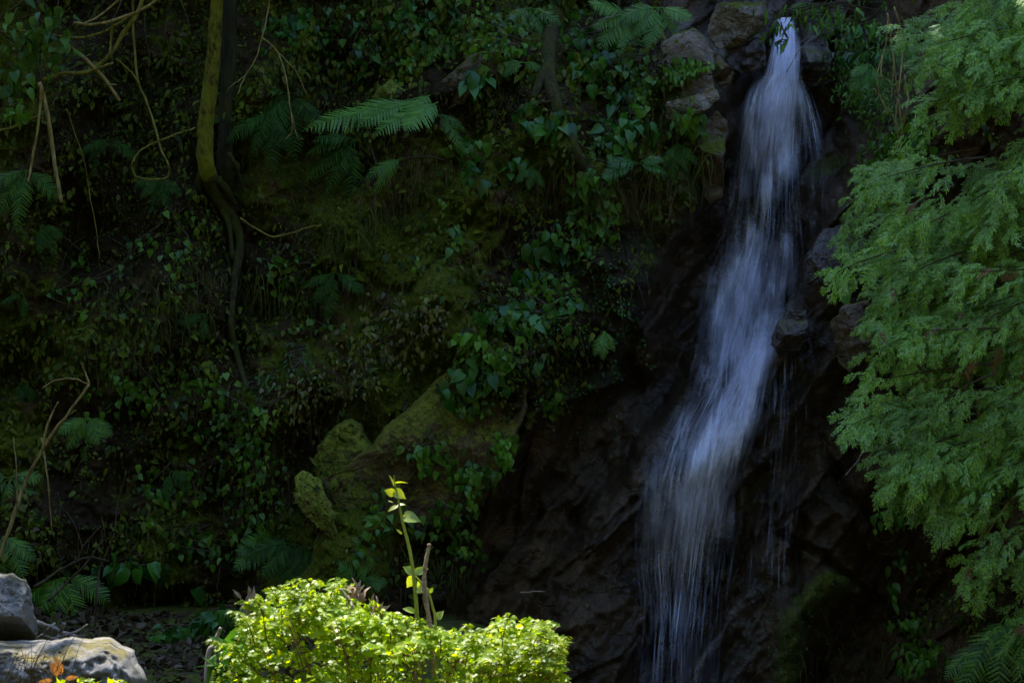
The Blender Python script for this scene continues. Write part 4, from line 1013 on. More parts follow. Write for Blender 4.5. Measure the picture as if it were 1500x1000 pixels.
leafy('leafy_vine', 'leaves dotted along the bank under the mossy trunk', [(120, 400, 60, 50, 30, 13), (250, 360, 60, 50, 30, 13), (420, 400, 40, 40, 24, 13), (470, 470, 40, 20, 10, 14)], G_mid)
leafy('leafy_vine', 'climber leafing out on the crossing vines at the frame edge', [(50, 50, 50, 50, 60, 15), (20, 120, 22, 26, 22, 16), (80, 60, 26, 30, 20, 16), (30, 165, 20, 12, 10, 16)], G_mid, base=YV)
leafy('leafy_vine', 'leaf scatter across the top of the bank beyond the trunk', [(450, 40, 60, 40, 60, 16), (560, 70, 60, 40, 60, 16), (430, 30, 26, 12, 12, 26), (600, 20, 60, 24, 40, 16)], G_dark)
leafy('leafy_vine', 'leaf scatter at the top of the bank above the pale poking rock', [(680, 40, 60, 34, 80, 15), (760, 30, 60, 30, 70, 15), (740, 70, 50, 18, 40, 14)], G_mid)
leafy('small_plant', 'bright three leaved seedling standing above the pale rock', [(596, 88, 14, 8, 7, 17)], G_bright, lift=(.1, .2), down=(0, -.8, -.3), dsp=.9)
leafy('leaf_clump', 'clump of fresh green leaflets rooted on the leaning grey slab', [(1008, 98, 30, 12, 90, 11), (992, 108, 14, 10, 40, 11)], G_bright, tpl=L_oval, lift=(.03, .12))
leafy('leafy_vine', 'yellowing small leaves hanging in the hollow under the mossy overhang', [(560, 500, 70, 60, 120, 12), (610, 470, 70, 40, 90, 11), (440, 590, 50, 60, 90, 10), (520, 560, 40, 30, 40, 10)], G_yellow, tpl=L_oval)
leafy('leafy_vine', 'small bluish leaf sprays in the dark hollow beside the pale mossy boulder', [(440, 530, 34, 24, 50, 12), (380, 560, 26, 16, 30, 12)], G_dark, tpl=L_lance)
leafy('leafy_branch', 'overhanging branch of glossy pointed leaves across the waterfall lip', [(1128, 30, 20, 14, 14, 15), (1146, 50, 16, 16, 14, 15), (1118, 46, 12, 10, 6, 15), (1200, 22, 46, 16, 60, 14), (1240, 30, 34, 26, 40, 14)], G_mid, tpl=L_lance, base=float(water_Y(np.array([1150.]), np.array([60.]))[0]) - 0.62, lift=(0, .15), cat='branch', down=(-.2, -.3, -1), fsp=.5)
leafy('shrub', 'dense small leaved shrub crowding the rocks beyond the waterfall lip', [(1260, 60, 50, 50, 260, 13), (1240, 110, 30, 30, 120, 12), (1290, 130, 44, 50, 300, 12), (1260, 140, 24, 26, 100, 12), (1310, 210, 40, 36, 160, 13)], G_mid, tpl=L_lance, lift=(.05, .3), fsp=.5, dsp=.6, cat='shrub')
leafy('shrub', 'glossy dark sprigs sticking out of the small leaved shrub', [(1262, 46, 20, 12, 16, 22), (1240, 80, 16, 8, 14, 22), (1285, 75, 14, 8, 8, 20)], G_dark, tpl=L_lance, lift=(.3, .42), cat='shrub')
leafy('leafy_vine', 'mixed leaves hanging where the shrub meets the tan roots', [(1300, 250, 40, 36, 70, 17), (1340, 120, 14, 10, 3, 28), (1345, 200, 20, 26, 24, 16)], G_mid, lift=(.1, .3))
leafy('shrub', 'oval leaved sprig poking from under the cypress halfway down', [(1310, 750, 26, 20, 32, 17), (1380, 740, 20, 14, 16, 16)], G_bright, tpl=L_oval, lift=(.15, .3), cat='shrub')
leafy('shrub', 'two drooping bright leaves beneath the oval leaved sprig', [(1306, 872, 10, 22, 8, 20), (1318, 812, 14, 14, 9, 17)], G_mid, tpl=L_oval, lift=(.15, .3), cat='shrub')
leafy('shrub', 'low leafy sprigs near the base of the rock under the cypress', [(1325, 910, 24, 14, 26, 15), (1350, 955, 30, 16, 50, 16), (1330, 975, 20, 10, 20, 15)], G_mid, tpl=L_oval, lift=(.15, .3), cat='shrub')
leafy('shrub', 'leafy ground plants at the foot of the alcove behind the boulders', [(260, 925, 50, 10, 50, 13), (230, 990, 14, 10, 8, 22), (330, 905, 36, 18, 40, 18), (285, 975, 10, 12, 5, 22)], G_dark, base=-1.6, cat='shrub')

# ------------------------------------------------------------------ ferns
def frond_mesh(mb, p0, d, L, wdt, droop, n_=18, tpl=L_pinna, roll=0.0, curl=0.0):
    """one frond from p0 along d, arching down; pinnae in two rows"""
    t = np.linspace(0, 1, n_ + 4)
    d = np.asarray(d, float) / np.linalg.norm(d)
    side0 = np.cross(d, (0, 0, 1)); side0 = side0 / (np.linalg.norm(side0) + 1e-6)
    C = p0 + L * (d[None] * t[:, None]) + np.array([0, 0, -1.0])[None] * (droop * L * t ** 2)[:, None] + side0[None] * (curl * L * t ** 2)[:, None]
    tube(mb, C, np.linspace(0.006, 0.0015, len(C)), 4, smoothed=True)
    T = norm(np.gradient(C, axis=0))
    vis = norm(np.array([0, -0.75, 0.65])[None] - (T * np.array([0, -0.75, 0.65])).sum(1, keepdims=True) * T)
    S = np.cross(T, vis)
    cr, sr = math.cos(roll), math.sin(roll)
    S2 = S * cr + vis * sr; U2 = vis * cr - S * sr
    i = np.arange(3, n_ + 4)
    tt = (i - 3) / (n_)
    w_ = wdt * np.clip(np.sin(np.pi * (0.12 + 0.86 * tt) ** 0.75) ** 0.8, 0.05, 1)
    for sg in (1, -1):
        yd = S2[i] * sg * 0.9 + T[i] * 0.62 + np.array([0, 0, -0.10]) + rng.normal(0, .05, (len(i), 3))
        B_ = basis(yd, U2[i] + rng.normal(0, .16, (len(i), 3)))
        mb.inst(tpl[0], tpl[1], C[i], B_, np.stack([np.minimum(w_ * .85, L / n_ * 3.2), w_ * rng.uniform(.85, 1.1, len(i)), w_], -1), 0)

def fern(label, px, py, L, dirs, m=None, wr=0.24, droop=0.35, n_=16, lift=0.1, base=None, tpl=None, group=None):
    """dirs: angles in degrees in the picture plane (0 = right, 90 = up), one per frond"""
    Y = (base if base is not None else front(px, py, 8)) - lift
    p0 = at(px, py, Y)
    t = thing('fern', label, 'fern', p0, group)
    for a in dirs:
        a = a + rnd.uniform(-5, 5); ln = L * PXM * rnd.uniform(0.8, 1.12)
        d = (math.cos(R(a)), rnd.uniform(-0.7, -0.2), math.sin(R(a)) + 0.15)
        mb = MB(); frond_mesh(mb, p0, d, ln, ln * wr, droop * rnd.uniform(.8, 1.2), n_, tpl or L_pinna, roll=rnd.uniform(-.25, .25))
        mb.build('frond', m or G_fern, t)
    return t

# the big central fern
t = thing('fern', 'large pale fern with long fronds sweeping out over the bank', 'fern', at(632, 160, front(630, 160) - .2))
Yf = front(630, 160) - .25
for (x0, y0, x1, y1, w_, dz) in [(585, 170, 446, 192, .20, 0), (600, 152, 512, 176, .26, .06), (628, 150, 528, 186, .22, .0), (640, 156, 556, 198, .24, -.05), (642, 150, 600, 190, .34, -.1), (630, 140, 600, 168, .3, .05)]:
    a = at(x0, y0, Yf + dz); b_ = at(x1, y1, Yf - .3 + dz); L_ = float(np.linalg.norm(b_ - a))
    mb = MB(); d = (b_ - a) / L_; d = d + np.array([0, 0, .30]); frond_mesh(mb, a, d, L_, L_ * w_ * 1.1, 0.30, 20); mb.build('frond', G_fernb, t)
fern('dark bluish fern frond tucked behind the large pale fern', 640, 168, 60, [-20, -45], G_fern)
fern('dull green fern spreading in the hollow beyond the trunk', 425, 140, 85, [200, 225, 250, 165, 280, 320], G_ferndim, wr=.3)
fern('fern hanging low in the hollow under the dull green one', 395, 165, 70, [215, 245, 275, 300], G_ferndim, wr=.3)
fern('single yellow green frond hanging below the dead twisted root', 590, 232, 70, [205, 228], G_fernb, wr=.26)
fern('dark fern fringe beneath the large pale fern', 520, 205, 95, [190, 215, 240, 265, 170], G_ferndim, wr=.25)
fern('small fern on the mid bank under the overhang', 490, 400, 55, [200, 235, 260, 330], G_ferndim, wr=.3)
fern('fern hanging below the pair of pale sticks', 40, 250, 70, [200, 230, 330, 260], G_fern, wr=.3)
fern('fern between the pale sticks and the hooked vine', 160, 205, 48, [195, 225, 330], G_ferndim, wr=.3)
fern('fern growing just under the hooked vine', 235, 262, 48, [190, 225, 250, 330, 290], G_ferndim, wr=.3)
fern('bright lacy fern beside the bare forked sapling', 130, 612, 50, [200, 235, 270, 310, 340], G_bright, wr=.4)
fern('bright fern low at the frame edge behind the bare sapling', 15, 700, 60, [180, 220, 330, 10, 270], G_mid, wr=.35)
fern('fern over the boulders under the arching bare twigs', 95, 845, 65, [200, 230, 260, 300, 340], G_mid, wr=.35)
fern('fern drooping by the frame edge over the squared boulder', 5, 785, 60, [250, 280, 310, 335], G_mid, wr=.35)
fern('broad feathery fern beneath the mossy knob', 430, 795, 60, [190, 215, 240, 265, 300, 330], G_ferndim, wr=.4, lift=.2)
fern('brighter fern left of the broad feathery one under the mossy knob', 400, 800, 60, [170, 200, 150, 120], G_mid, wr=.4, lift=.2)
fern('fern peeping up behind the sunlit bush', 520, 855, 50, [60, 120, 170, 20], G_fern, wr=.4)
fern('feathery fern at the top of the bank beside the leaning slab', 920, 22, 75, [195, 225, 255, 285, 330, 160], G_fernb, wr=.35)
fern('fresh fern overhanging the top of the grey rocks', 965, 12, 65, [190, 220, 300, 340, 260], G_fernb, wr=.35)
fern('small upright fern above the pale poking rock', 775, 12, 55, [200, 235, 300, 340, 265], G_mid, wr=.3)
fern('fern draped over the crest above the heart leaf cluster', 650, 62, 45, [190, 230, 320, 350], G_mid, wr=.35)
fern('short fern between two heart leaf sprays near the rock', 765, 92, 40, [180, 210, 350], G_fern, wr=.35)
fern('small fern hanging amid the few dangling heart leaves', 780, 245, 32, [220, 260, 300], G_fern, wr=.35)
fern('dark fern reaching sideways below the leaf curtain', 935, 240, 60, [170, 190, 20, 350], G_dark, wr=.28)
fern('fern dangling with grass below the leafy sprig', 992, 210, 45, [230, 260, 290, 320], G_fern, wr=.3)
fern('little fern on the black rock by the creeping leaves', 885, 485, 34, [240, 270, 300], G_mid, wr=.35)
fern('upright dark fern tip at the crest of the mossy slab', 705, 480, 40, [60, 90, 110], G_dark, wr=.3)
fern('fern at the water lip among the leafy twigs', 1185, 5, 40, [200, 250, 300, 340], G_fern, wr=.3)
fern('yellowish fern nestled in the small leaved shrub', 1275, 95, 50, [200, 230, 260, 300], G_fernb, wr=.35, lift=.35)
fern('fern under the lowest cypress branches', 1475, 900, 90, [230, 250, 275, 300], G_mid, wr=.3, lift=.5)
fern('fern beside the dead grass at the cypress foot', 1440, 940, 70, [210, 240, 265, 290], G_mid, wr=.3, lift=.5)
fern('fern at the rim of the rock behind the roots', 1335, 60, 55, [200, 240, 270], G_fern, wr=.3, lift=.2)
# small ones nothing tells apart
k_ = 0
for px, py in [(60, 330), (35, 430), (30, 560), (250, 690), (300, 460)]:
    fern('small dim fern half hidden in the shaded bank beneath the mossy trunk', px, py, 36, [rnd.uniform(190, 350) for _ in range(3)], G_ferndim, wr=.35, n_=11, tpl=L_pinna_s, group='small ferns hidden in the dark bank')

# ------------------------------------------------------------------ cypress at the edge of the frame
def spray_template(seed, n_=7):
    """a flat fan of scale-leaved twigs, one unit long"""
    r = random.Random(seed); V, F_ = [], []
    def quad(p, d, L, w_):
        s = np.array([-d[1], d[0]]) * w_; b = len(V); e = np.array(p) + np.array(d) * L
        for q in (np.array(p) - s * .6, np.array(p) + s * .6, e + s, e + np.array(d) * w_ * 2.2, e - s):
            V.append((q[0], q[1], -0.28 * q[1] ** 2 - 0.35 * abs(q[0]) ** 1.5 + r.uniform(-.01, .01)))
        F_.append((b, b + 1, b + 2, b + 3, b + 4))
        return e
    p = np.array([0.0, 0.0]); a = math.pi / 2
    for i in range(n_):
        t = i / n_
        a += r.uniform(-.14, .14)
        d = (math.cos(a), math.sin(a)); e = quad(p, d, 1.0 / n_, 0.016)
        for sg in (1, -1):
            if r.random() < .12: continue
            L = (0.42 * (1 - t) ** 0.7 + 0.10) * r.uniform(.6, 1.2) * min(1, 0.45 + 2.2 * t)
            b = a - sg * R(r.uniform(32, 50)); q = np.array(p) + (e - p) * r.uniform(0, .6)
            m_ = max(1, int(L / 0.12))
            for jj in range(m_):
                b += sg * r.uniform(0, .12)
                dd = (math.cos(b), math.sin(b)); q2 = quad(q, dd, L / m_, 0.022)
                for s2 in (1, -1):
                    if r.random() < .85: quad(q, (math.cos(b - s2 * R(38)), math.sin(b - s2 * R(38))), (0.12 * (1 - jj / m_) + 0.05) * r.uniform(.6, 1.1), 0.020)
                q = q2
        p = e
    return np.array(V), F_
SPR = [spray_template(s) for s in range(7)]

CED_L = [(-200, 1260), (0, 1300), (50, 1322), (100, 1345), (150, 1348), (200, 1300), (250, 1262), (300, 1250), (340, 1240), (380, 1228), (420, 1268), (500, 1275), (560, 1272), (600, 1258), (640, 1290), (690, 1282), (740, 1320), (790, 1400), (850, 1410), (900, 1430), (1000, 1460), (1200, 1480)]
ct = thing('cypress_tree', 'pale green cypress with flat drooping sprays filling one side of the view', 'tree', (5.6, -1.7, -2.3))
mb = MB(); tube(mb, [(5.6, -1.7, -2.6), (5.55, -1.65, 0), (5.5, -1.6, 3), (5.5, -1.5, 7)], [.24, .2, .16, .06], 14, .12); mb.build('trunk', B_dark, ct)
crownm, twg, dead = MB(), MB(), MB()
brs = []
for i in range(420):
    ty = rnd.uniform(-80, 1010); lx = line_x(ty, CED_L)
    lx += 40 * float(vnoise(np.array([0.3]), np.array([ty / 42]), 19)[0]) + 22
    back = rnd.random() ** 1.2 * 320
    bxx = lx + back + rnd.uniform(8, 30)
    if float(vnoise(np.array([bxx / 75]), np.array([ty / 55]), 77)[0]) < -0.14: continue
    if any(((bxx - ex_) / 60) ** 2 + ((ty - ey_) / 34) ** 2 < 1 for ex_, ey_ in ((1400, 590), (1470, 760), (1330, 130))): continue
    brs.append((bxx, ty))
# the tips that draw the outline
brs += [(1226, 398), (1240, 345), (1255, 300), (1275, 262), (1248, 378), (1285, 440), (1290, 475), (1286, 520), (1248, 622), (1262, 606), (1295, 660), (1300, 700), (1360, 150), (1350, 90), (1335, 50), (1275, 560), (1315, 715), (1420, 830), (1430, 860)]
def put_spray(p, yd, nrm, sz, dst):
    tp = SPR[rnd.randrange(7)]
    dst.inst(tp[0], tp[1], np.array([p]), basis(np.array([yd]), np.array([nrm])), [sz])
for i, (tx, ty) in enumerate(brs):
    Lp = rnd.uniform(100, 190)
    ang = R(rnd.gauss(20, 12))            # the branch falls outward to the tip
    Yb = -1.75 - 0.45 * (tx - 1250) / 250 * 0.6 + rnd.uniform(-.6, .35)
    bx, by = tx + Lp * math.cos(ang), ty - Lp * math.sin(ang) * 0.7
    n_ = 9; t = np.linspace(0, 1, n_)
    X_ = bx + (tx - bx) * t; Z_ = by + (ty - by) * (0.45 * t + 0.55 * t ** 2)
    C = at(X_, Z_, Yb + rnd.uniform(-.15, .35) * (1 - t))
    tube(twg, C, np.linspace(0.008, 0.002, n_), 4, smoothed=True)
    T = norm(np.gradient(C, axis=0))
    tiltn = norm(np.array([rnd.uniform(-.35, .15), -0.7 + rnd.uniform(-.35, .3), 0.75]))
    dst = dead if rnd.random() < .006 else crownm
    for q in range(2, n_):
        sg = 1 if q % 2 else -1
        sd_ = np.cross(T[q], tiltn) * sg
        bl = rnd.uniform(.12, .30) * (1.05 - 0.5 * t[q])
        dirb = norm(T[q] * rnd.uniform(.6, 1.1) + sd_ * rnd.uniform(.5, .9) + np.array([0, rnd.uniform(-.3, .1), -.12]))
        nb = 4
        for z in range(nb):
            f = (z + .4) / nb
            p = C[q] + dirb * bl * f + np.array([0, 0, -0.16 * bl * f * f])
            yd = dirb * rnd.uniform(.6, 1.0) + np.cross(dirb, tiltn) * (1 if z % 2 else -1) * rnd.uniform(.3, .8) + np.array([-.25, 0, rnd.uniform(-.35, .02)])
            put_spray(p, yd, tiltn + rng.normal(0, .32, 3), rnd.uniform(.065, .12), crownm if rnd.random() > .01 else dead)
        put_spray(C[q] + dirb * bl, dirb + np.array([0, 0, -.2]), tiltn + rng.normal(0, .25, 3), rnd.uniform(.10, .16), dst)
    for z in range(3):
        put_spray(C[-1 - z], T[-1] + rng.normal(0, .35, 3) + np.array([0, 0, -.15]), tiltn + rng.normal(0, .25, 3), rnd.uniform(.09, .15), crownm)
print('cypress faces', sum(len(s_) for s_ in crownm.S))
crownm.build('crown', G_cedar, ct, smooth_=False); twg.build('branches', B_vinedark, ct)
if dead.n: dead.build('withered_sprays', G_brownspray, ct, smooth_=False)
vine('broken_branch', 'bare grey twigs caught in the cypress foliage', [([(1390, 420), (1420, 405), (1455, 395), (1500, 390)], 1.2, 1.0), ([(1310, 315), (1360, 318), (1410, 330)], 1.0, .9), ([(1330, 600), (1345, 560), (1360, 510)], .9, .6), ([(1360, 480), (1400, 560), (1430, 640)], .9, .7), ([(1350, 560), (1395, 552), (1440, 540)], 1.1, .7), ([(1440, 790), (1470, 745), (1500, 715), (1520, 700)], 1.2, 1.5), ([(1455, 800), (1475, 760), (1490, 740)], .9, .7), ([(1430, 800), (1445, 770), (1470, 750)], .9, .7), ([(1435, 640), (1432, 600), (1436, 580)], 2.2, 1.8)], B_vine, 'branch', base=-2.05)

# ------------------------------------------------------------------ foreground: sunlit bush, young shoot, dry stalks
YB = -6.3
def sat(px, py, y=YB): return at(px, py, y)
CREST = [(320, 1010), (335, 985), (350, 950), (362, 912), (385, 894), (415, 880), (450, 868), (490, 872), (510, 886), (540, 899), (580, 909), (620, 918), (660, 926), (700, 930), (735, 922), (770, 924), (795, 940), (815, 968), (825, 1010)]
bt = thing('bush', 'sunlit yellow green bush with glinting leaves in the foreground', 'bush', (sat(580, 1225)))
lf, st = MB(), MB()
cxs = [p_[0] for p_ in CREST]; cys = [p_[1] for p_ in CREST]
def top_of(px): return float(np.interp(px, cxs, cys)) + 26 * float(vnoise(np.array([px / 34.0]), np.array([0.5]), 3)[0])
k = (CAMD + YB) / CAMD
def leafcl(c, n_, s0, spread, mbx=lf, up=0.8):
    P_ = c[None] + rng.normal(0, spread, (n_, 3)) * np.array([1, 1, .35])
    a = rng.uniform(0, 2 * np.pi, n_)
    yd = np.stack([np.cos(a), np.sin(a), rng.uniform(-.5, .1, n_)], -1)
    B_ = basis(yd, np.array([0, -.5, up]) + rng.normal(0, .34, (n_, 3)))
    sz = s0 * rng.uniform(.55, 1.25, n_)
    mbx.inst(L_lobed[0], L_lobed[1], P_, B_, np.stack([sz * rng.uniform(.6, 1, n_), sz, sz], -1))
for i in range(700):
    px = rnd.uniform(345, 800); tp_ = top_of(px)
    dpt = rnd.random() ** 1.4
    if float(vnoise(np.array([px / 34]), np.array([(tp_ + dpt * 230) / 20]), 8)[0]) < -0.13: continue
    yy = YB + rnd.uniform(-.6, .6) * (1 - 0.4 * (1 - dpt)) - 0.35 * dpt
    leafcl(at(px, tp_ + 34 + 46 * float(vnoise(np.array([px / 24.0]), np.array([2.5]), 31)[0]) + dpt * 200, yy), rnd.randint(6, 11), 0.040, 0.055)
def shoot(b0, e0, n_=9, s0=.040):
    m0 = (b0 + e0) / 2 + np.array([0, 0, .03])
    C = catmull([b0, m0, e0], 6)
    tube(st, C, np.linspace(.0032, .0012, len(C)), 4, smoothed=True)
    for q in np.linspace(len(C) * .25, len(C) - 1, n_).astype(int):
        leafcl(C[q] + np.array([0, 0, .004]), 2, s0 * (1.1 - .4 * q / len(C)), .012)
def plate(px, py, y0, wpx, n_, tilt):   # a flat layer of leaves held by one twig
    q = np.clip(rng.normal(0, .5, n_), -1.1, 1.1)
    P_ = at(px + q * wpx, py + tilt * q * wpx - 3 * (1 - q * q) + rng.normal(0, 2.4, n_), np.full(n_, y0) + rng.normal(0, .07, n_))
    a = rng.uniform(0, 2 * np.pi, n_); yd = np.stack([np.cos(a), np.sin(a), rng.uniform(-.35, .1, n_)], -1)
    sz = rng.uniform(.026, .046, n_) * (1.15 - .4 * np.abs(q))
    lf.inst(L_lobed[0], L_lobed[1], P_, basis(yd, np.array([0, -.45, .9]) + rng.normal(0, .25, (n_, 3))), np.stack([sz * .75, sz, sz], -1))
    tube(st, [at(px + (590 - px) * .06, py + 28, y0 + .05), at(px - wpx * .3, py + 14, y0), at(px + math.copysign(wpx, px - 590) * .8, py + tilt * math.copysign(wpx, px - 590) * .8 + 2, y0)], [.0022, .0018, .001], 4, k=4)
for i in range(250):
    px = rnd.uniform(350, 805); dn = rnd.choice((0, 0, 0, rnd.uniform(0, 90)))
    tp_ = float(np.interp(px, cxs, cys)); sgn = 1 if px > 590 else -1
    lift_ = rnd.uniform(-60, -22)
    if float(vnoise(np.array([px / 24]), np.array([(tp_ + dn) / 16]), 18)[0]) < -0.1: continue
    wp = rnd.uniform(12, 26)
    if px - wp < 330: wp = 10
    if i % 12 == 0: px, dn, wp = rnd.uniform(785, 808), rnd.uniform(-14, 50), rnd.uniform(10, 18)
    plate(px, tp_ - lift_ * .9 + dn, YB + rnd.uniform(-.5, .4), wp, rnd.randint(14, 26), sgn * rnd.uniform(-.1, .35))
for i in range(95):    # separate sprigs that draw the ragged outline
    px = 338 + (818 - 338) * (i + rnd.uniform(-.4, .4)) / 95
    c_ = float(np.interp(px, cxs, cys)); h_ = rnd.uniform(-14, 8) if 525 < px < 700 else rnd.choice((rnd.uniform(-26, 0), rnd.uniform(-8, 16)))
    lean_ = (px - 590) / 240 * rnd.uniform(10, 30) + rnd.gauss(0, 9)
    y0 = YB + rnd.uniform(-.35, .3)
    tipx = min(px + lean_, 832)
    b0, e0 = at(px, c_ + rnd.uniform(36, 52), y0), at(tipx, c_ + h_, y0 - rnd.uniform(0, .12))
    C = catmull([b0, (b0 + e0) / 2 + np.array([-.0004 * lean_, 0, .02]), e0], 7)
    tube(st, C, np.linspace(.003, .001, len(C)), 4, smoothed=True)
    for q in range(3, len(C)):
        f = q / len(C); n_ = 4
        a = rng.uniform(0, 6.28, n_); off = np.stack([np.cos(a), .6 * np.sin(a), rng.uniform(-.25, .1, n_)], -1) * rng.uniform(.2, 1, n_)[:, None] * (.055 * (1.15 - f))
        yd = np.stack([np.cos(a), np.sin(a), rng.uniform(-.35, .15, n_)], -1)
        sz = rng.uniform(.026, .044, n_) * (1.15 - .45 * f)
        lf.inst(L_lobed[0], L_lobed[1], C[q][None] + off, basis(yd, np.array([0, -.45, .9]) + rng.normal(0, .28, (n_, 3))), np.stack([sz * .75, sz, sz], -1))
for (x0, y0, x1, y1) in [(430, 872, 448, 850), (440, 875, 468, 852), (425, 880, 428, 862), (470, 880, 502, 851), (480, 880, 512, 858), (390, 900, 366, 878), (380, 900, 355, 885), (375, 930, 345, 935), (370, 950, 328, 968), (365, 960, 322, 985), (760, 935, 772, 908), (770, 940, 800, 926), (780, 946, 822, 934), (780, 955, 815, 946), (780, 970, 812, 985), (735, 930, 728, 908), (745, 930, 752, 912), (600, 930, 590, 905), (540, 900, 545, 886), (790, 960, 818, 962), (700, 950, 688, 930), (420, 885, 398, 868)]:
    for z in range(2): shoot(at(x0 + z * 6, y0 + 8, YB - .1 + z * .2), at(x1 + rnd.uniform(-4, 4), y1 + z * 5, YB - .1 + z * .25), 8)
for i in range(50):
    px = rnd.uniform(350, 810); tp_ = top_of(px) + rnd.uniform(8, 60); y0 = YB + rnd.uniform(-.45, .35)
    b0 = at(580 + (px - 580) * .55, tp_ + rnd.uniform(150, 260), y0 + .1); e0 = at(px, tp_, y0)
    m0 = (b0 + e0) / 2 + np.array([rnd.uniform(-.03, .03), 0, rnd.uniform(0, .04)])
    tube(st, [b0, m0, e0], [.0035, .0025, .0014], 4, k=4)
for i in range(8):
    a = rnd.uniform(0, 6.28); b0 = at(580, 1225, YB) + np.array([.1 * math.cos(a), .1 * math.sin(a), -.05]); e0 = at(rnd.uniform(400, 760), 1040, YB + rnd.uniform(-.3, .3)); tube(st, [b0, (b0 + e0) / 2 + np.array([0, 0, .05]), e0], [.014, .01, .006], 6)
lf.build('leaves', G_bush, bt); st.build('stems', B_red, bt)

# upright shoot
sh = thing('young_shoot', 'lone upright green shoot with curling leaves rising above the bush', 'plant', sat(612, 1220, YB - .05))
mb = MB()
YS = YB - .05
tube(mb, pxl([(620, 1220, YS), (616, 1050, YS), (611, 905, YS), (606, 845, YS), (600, 805, YS), (590, 765, YS), (584, 735, YS), (579, 712, YS), (577, 696, YS)], None), [.012, .010, .0088, .0080, .0070, .0062, .005, .0035, .001], 8)
tube(mb, pxl([(604, 840, YS), (616, 852, YS), (628, 870, YS), (634, 890, YS), (638, 912, YS), (640, 1000, YS)], None), [.004, .0045, .005, .0055, .006, .007], 6)
mb.build('stem', B_green, sh)
mb = MB()
def one_leaf(mbx, px, py, tip, L, face=(0, -.7, .5), tpl=L_heart, Y=YS, sx=1.0):
    d = np.array([[tip[0], rnd.uniform(-.3, .1), -tip[1]]], float)
    mbx.inst(tpl[0], tpl[1], at(px, py, Y)[None], basis(d, np.array([face], float)), np.array([[L * k * PXM * sx, L * k * PXM, L * k * PXM]]))
for (px, py, tp_, L, fc, tpl) in [(577, 712, (-.2, -1), 18, (1, -.5, 0), L_lance), (578, 708, (1, -.3), 20, (0, .2, 1), L_oval), (577, 722, (-.75, -.2), 14, (-.4, -1, .1), L_heart), (578, 720, (1, .5), 18, (.3, -1, .4), L_heart), (582, 740, (1, -.3), 12, (0, -.4, 1), L_oval), (583, 741, (-1, .3), 16, (0, -.5, .8), L_oval), (576, 736, (-1, -.6), 8, (0, -.5, .8), L_lance), (592, 756, (1, .15), 24, (0, -.7, .7), L_heart), (588, 762, (.6, -1), 12, (0, -1, .2), L_lance), (589, 782, (-.9, -.8), 12, (0, -1, .2), L_lance), (602, 812, (-.5, -1), 8, (0, -1, 0), L_lance), (605, 838, (-1, -.7), 16, (0, -.8, .5), L_heart), (606, 840, (1, -.5), 22, (0, -.8, .5), L_oval), (606, 846, (-.7, .9), 17, (0, -.9, .3), L_heart), (610, 862, (.8, -.1), 18, (0, -.8, .5), L_heart), (608, 896, (-1, -.5), 18, (0, -.7, .7), L_oval), (612, 850, (.2, 1), 16, (.5, -1, 0), L_lance), (640, 905, (.6, -.8), 14, (0, -.7, .6), L_heart), (630, 868, (.5, -1), 9, (0, -1, .2), L_oval)]:
    one_leaf(mb, px, py, tp_, L, fc, tpl)
mb.build('leaves', leaf_mat('young leaf', [(0.22, 0.32, 0.03), (0.33, 0.36, 0.04), (0.30, 0.42, 0.06)], .35, .45, (1.2, 1.2, .3)), sh)

def stalk(label, pts, r0, Y, m=B_dry, tuft=0):
    mb = MB(); tube(mb, pxl([(x, y, Y) for x, y in pts], None), np.linspace(r0, r0 * .7, len(pts)), 8, .35, k=8, seed=int(pts[0][0]))
    if tuft:
        x, y = pts[-1]
        scatter(mb, L_lance, at(rng.normal(x, 4, tuft), rng.normal(y + 10, 9, tuft), Y), 0.05, down=(0, 0, 1), dsp=.6)
    return tag(mb.build('dry_stalk', m), label, 'stalk')
stalk('knobbly dry brown stalk standing beside the green shoot', [(640, 1215), (634, 960), (628, 905), (622, 865), (623, 830), (629, 796)], .0095, YB - .1)
stalk('dead brown seed tuft poking from the middle of the bush', [(528, 1215), (526, 930), (525, 895), (524, 872)], .004, YB - .05, tuft=34)
stalk('second withered seed head right beside the brown tuft', [(556, 1215), (553, 930), (550, 905), (549, 892)], .0035, YB - .05, tuft=20)
stalk('withered curling tuft at the outer rim of the bush', [(440, 1215), (385, 900), (372, 885), (362, 880)], .0035, YB - .05, tuft=20)
vine('dry_twig', 'leaning dry twig rising beside the bush rim', [([(296, 1240), (304, 980), (314, 945), (323, 920)], 3.0, 1.4)], B_twig, 'twig', base=YB)
vine('dry_twig', 'thin pale twig bowed over the bush leaves', [([(520, 960), (515, 900), (516, 885), (508, 875), (498, 862)], 1.4, 1.0)], B_twig, 'twig', base=YB - .2)
# broad leaved sprig at the rim of the bush
leafy('broad_leaved_sprig', 'sprig of long bluish green leaves leaning out of the bush rim', [(345, 955, 20, 16, 12, 40), (330, 985, 14, 12, 8, 36), (360, 985, 16, 12, 10, 34)], G_bright, tpl=L_lance, base=YB - .15, cat='plant', down=(-.5, -.3, .2), dsp=.8, face=(0, -.4, 1))

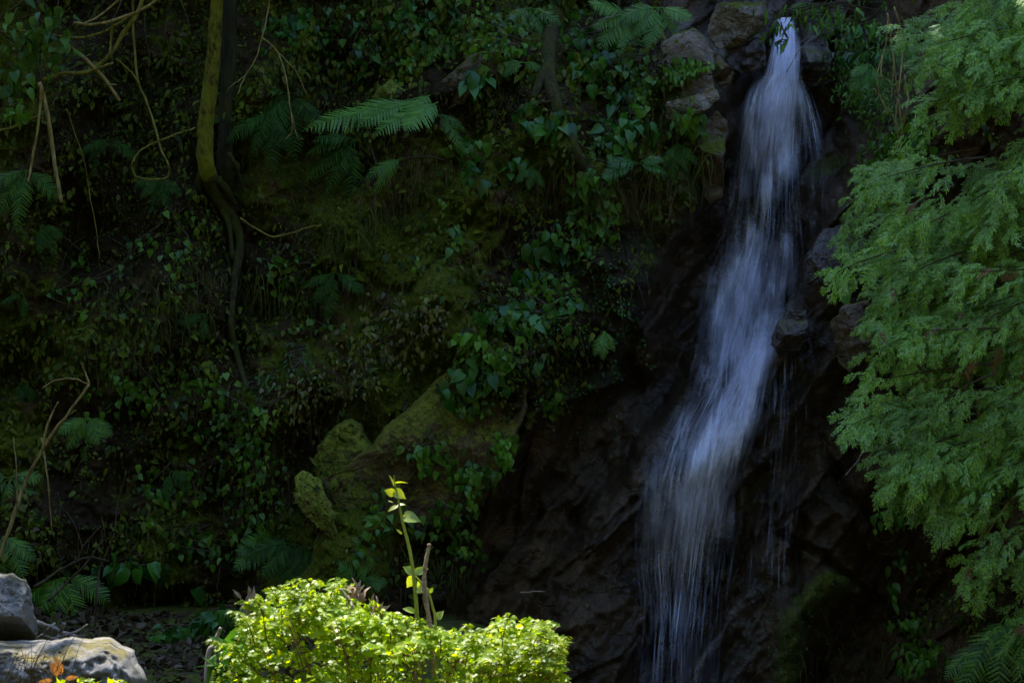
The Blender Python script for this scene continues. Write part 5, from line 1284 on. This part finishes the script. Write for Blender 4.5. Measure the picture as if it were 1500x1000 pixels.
# things round the foreground boulders
vine('dry_twig', 'crossed pale twigs wedged behind the squared boulder', [([(54, 912), (75, 918), (92, 925), (112, 932)], 2.2, 1.4), ([(94, 911), (88, 925), (82, 938)], 1.8, 1.4), ([(55, 935), (72, 920), (80, 912)], 1.3, 1.0), ([(78, 935), (110, 925), (128, 914)], 1.0, .6), ([(60, 930), (90, 936), (125, 934)], 1.0, .7)], B_twig, 'twig', base=-6.3)
mb = MB()
for (px, py, tp_, L) in [(90, 988, (-.3, -1), 26), (84, 990, (-.5, -1), 22), (96, 994, (.9, -.2), 16), (76, 996, (-1, .1), 18)]:
    one_leaf(mb, px, py, tp_, L, (.3, -.9, .3), L_lance, -7.45, 1.3)
tag(mb.build('orange_leaves', G_orange), 'tuft of orange withered leaves on the wide foreground boulder', 'leaf tuft')
leafy('small_plant', 'tiny bright sprigs at the bottom rim of the wide boulder', [(125, 998, 14, 4, 12, 11), (170, 999, 14, 4, 12, 10), (88, 1003, 8, 4, 5, 16)], G_bush, base=-7.5, tpl=L_lobed, down=(0, -.3, .4), dsp=.8, face=(0, -.4, 1))
mb = MB()
n_ = 60
px_ = rng.uniform(5, 110, n_); 
for x in px_:
    a = rnd.uniform(-.9, .9); y0 = rnd.uniform(970, 1040); L = rnd.uniform(30, 80)
    Yg = -7.45
    p0 = at(x, y0, Yg); p1 = at(x + L * math.sin(a), y0 - L * math.cos(a) * .8, Yg - .05); pm = (p0 + p1) / 2 + np.array([0, 0, .02])
    tube(mb, [p0, pm, p1], [.0016, .0012, .0005], 3, k=3)
tag(mb.build('dry_grass', G_deadgrass), 'wispy dry grass in front of the wide foreground boulder', 'grass', kind='stuff')

# ------------------------------------------------------------------ unseen trees added round the gorge to shade the bank and green its light
def shade_tree(label, x, y, h, rad, n_, size=0.28):
    zb = -2.0 + max(0, abs(x) - 9) * .95 + max(0, -19 - y) * .7
    t = thing('tree', label, 'tree', (x, y, zb))
    mb = MB(); tube(mb, [(x, y, zb - .2), (x + .1, y, zb + h * .4), (x - .1, y + .1, h), (x, y, h + rad[2] * .6)], [.28, .2, .13, .04], 10, .1); mb.build('trunk', B_dark, t)
    mb = MB(); crown(mb, (x, y, h), rad, n_, size); mb.build('crown', G_canopy, t)
mb = MB(); crown(mb, (3.4, 1.2, 7.0), (2.3, 1.1, .9), 5600, 0.22)
mb.build('crown', G_canopy, ct)  # unseen leaf mass added to keep sun off the cypress, not its own crown
shade_tree('unseen shade tree on the bank beside the boulders', -6.3, -4.5, 5.2, (2.4, 2.6, 1.6), 3600)
shade_tree('tall unseen shade tree arching over the ground between the boulders and the slope', -3.8, -5.9, 6.9, (2.7, 1.6, 1.0), 4200)
shade_tree('unseen shade tree on the slope behind the viewer', -7.5, -13, 6.5, (3, 3, 2.4), 3000)
shade_tree('tall unseen shade tree behind the viewer by the path', 2.0, -19.5, 7.0, (3.5, 2.6, 3.0), 3600)
shade_tree('spreading unseen shade tree on the far side of the stream', 12.0, -15, 9.0, (3.0, 3.0, 2.6), 3200)
print('script done')
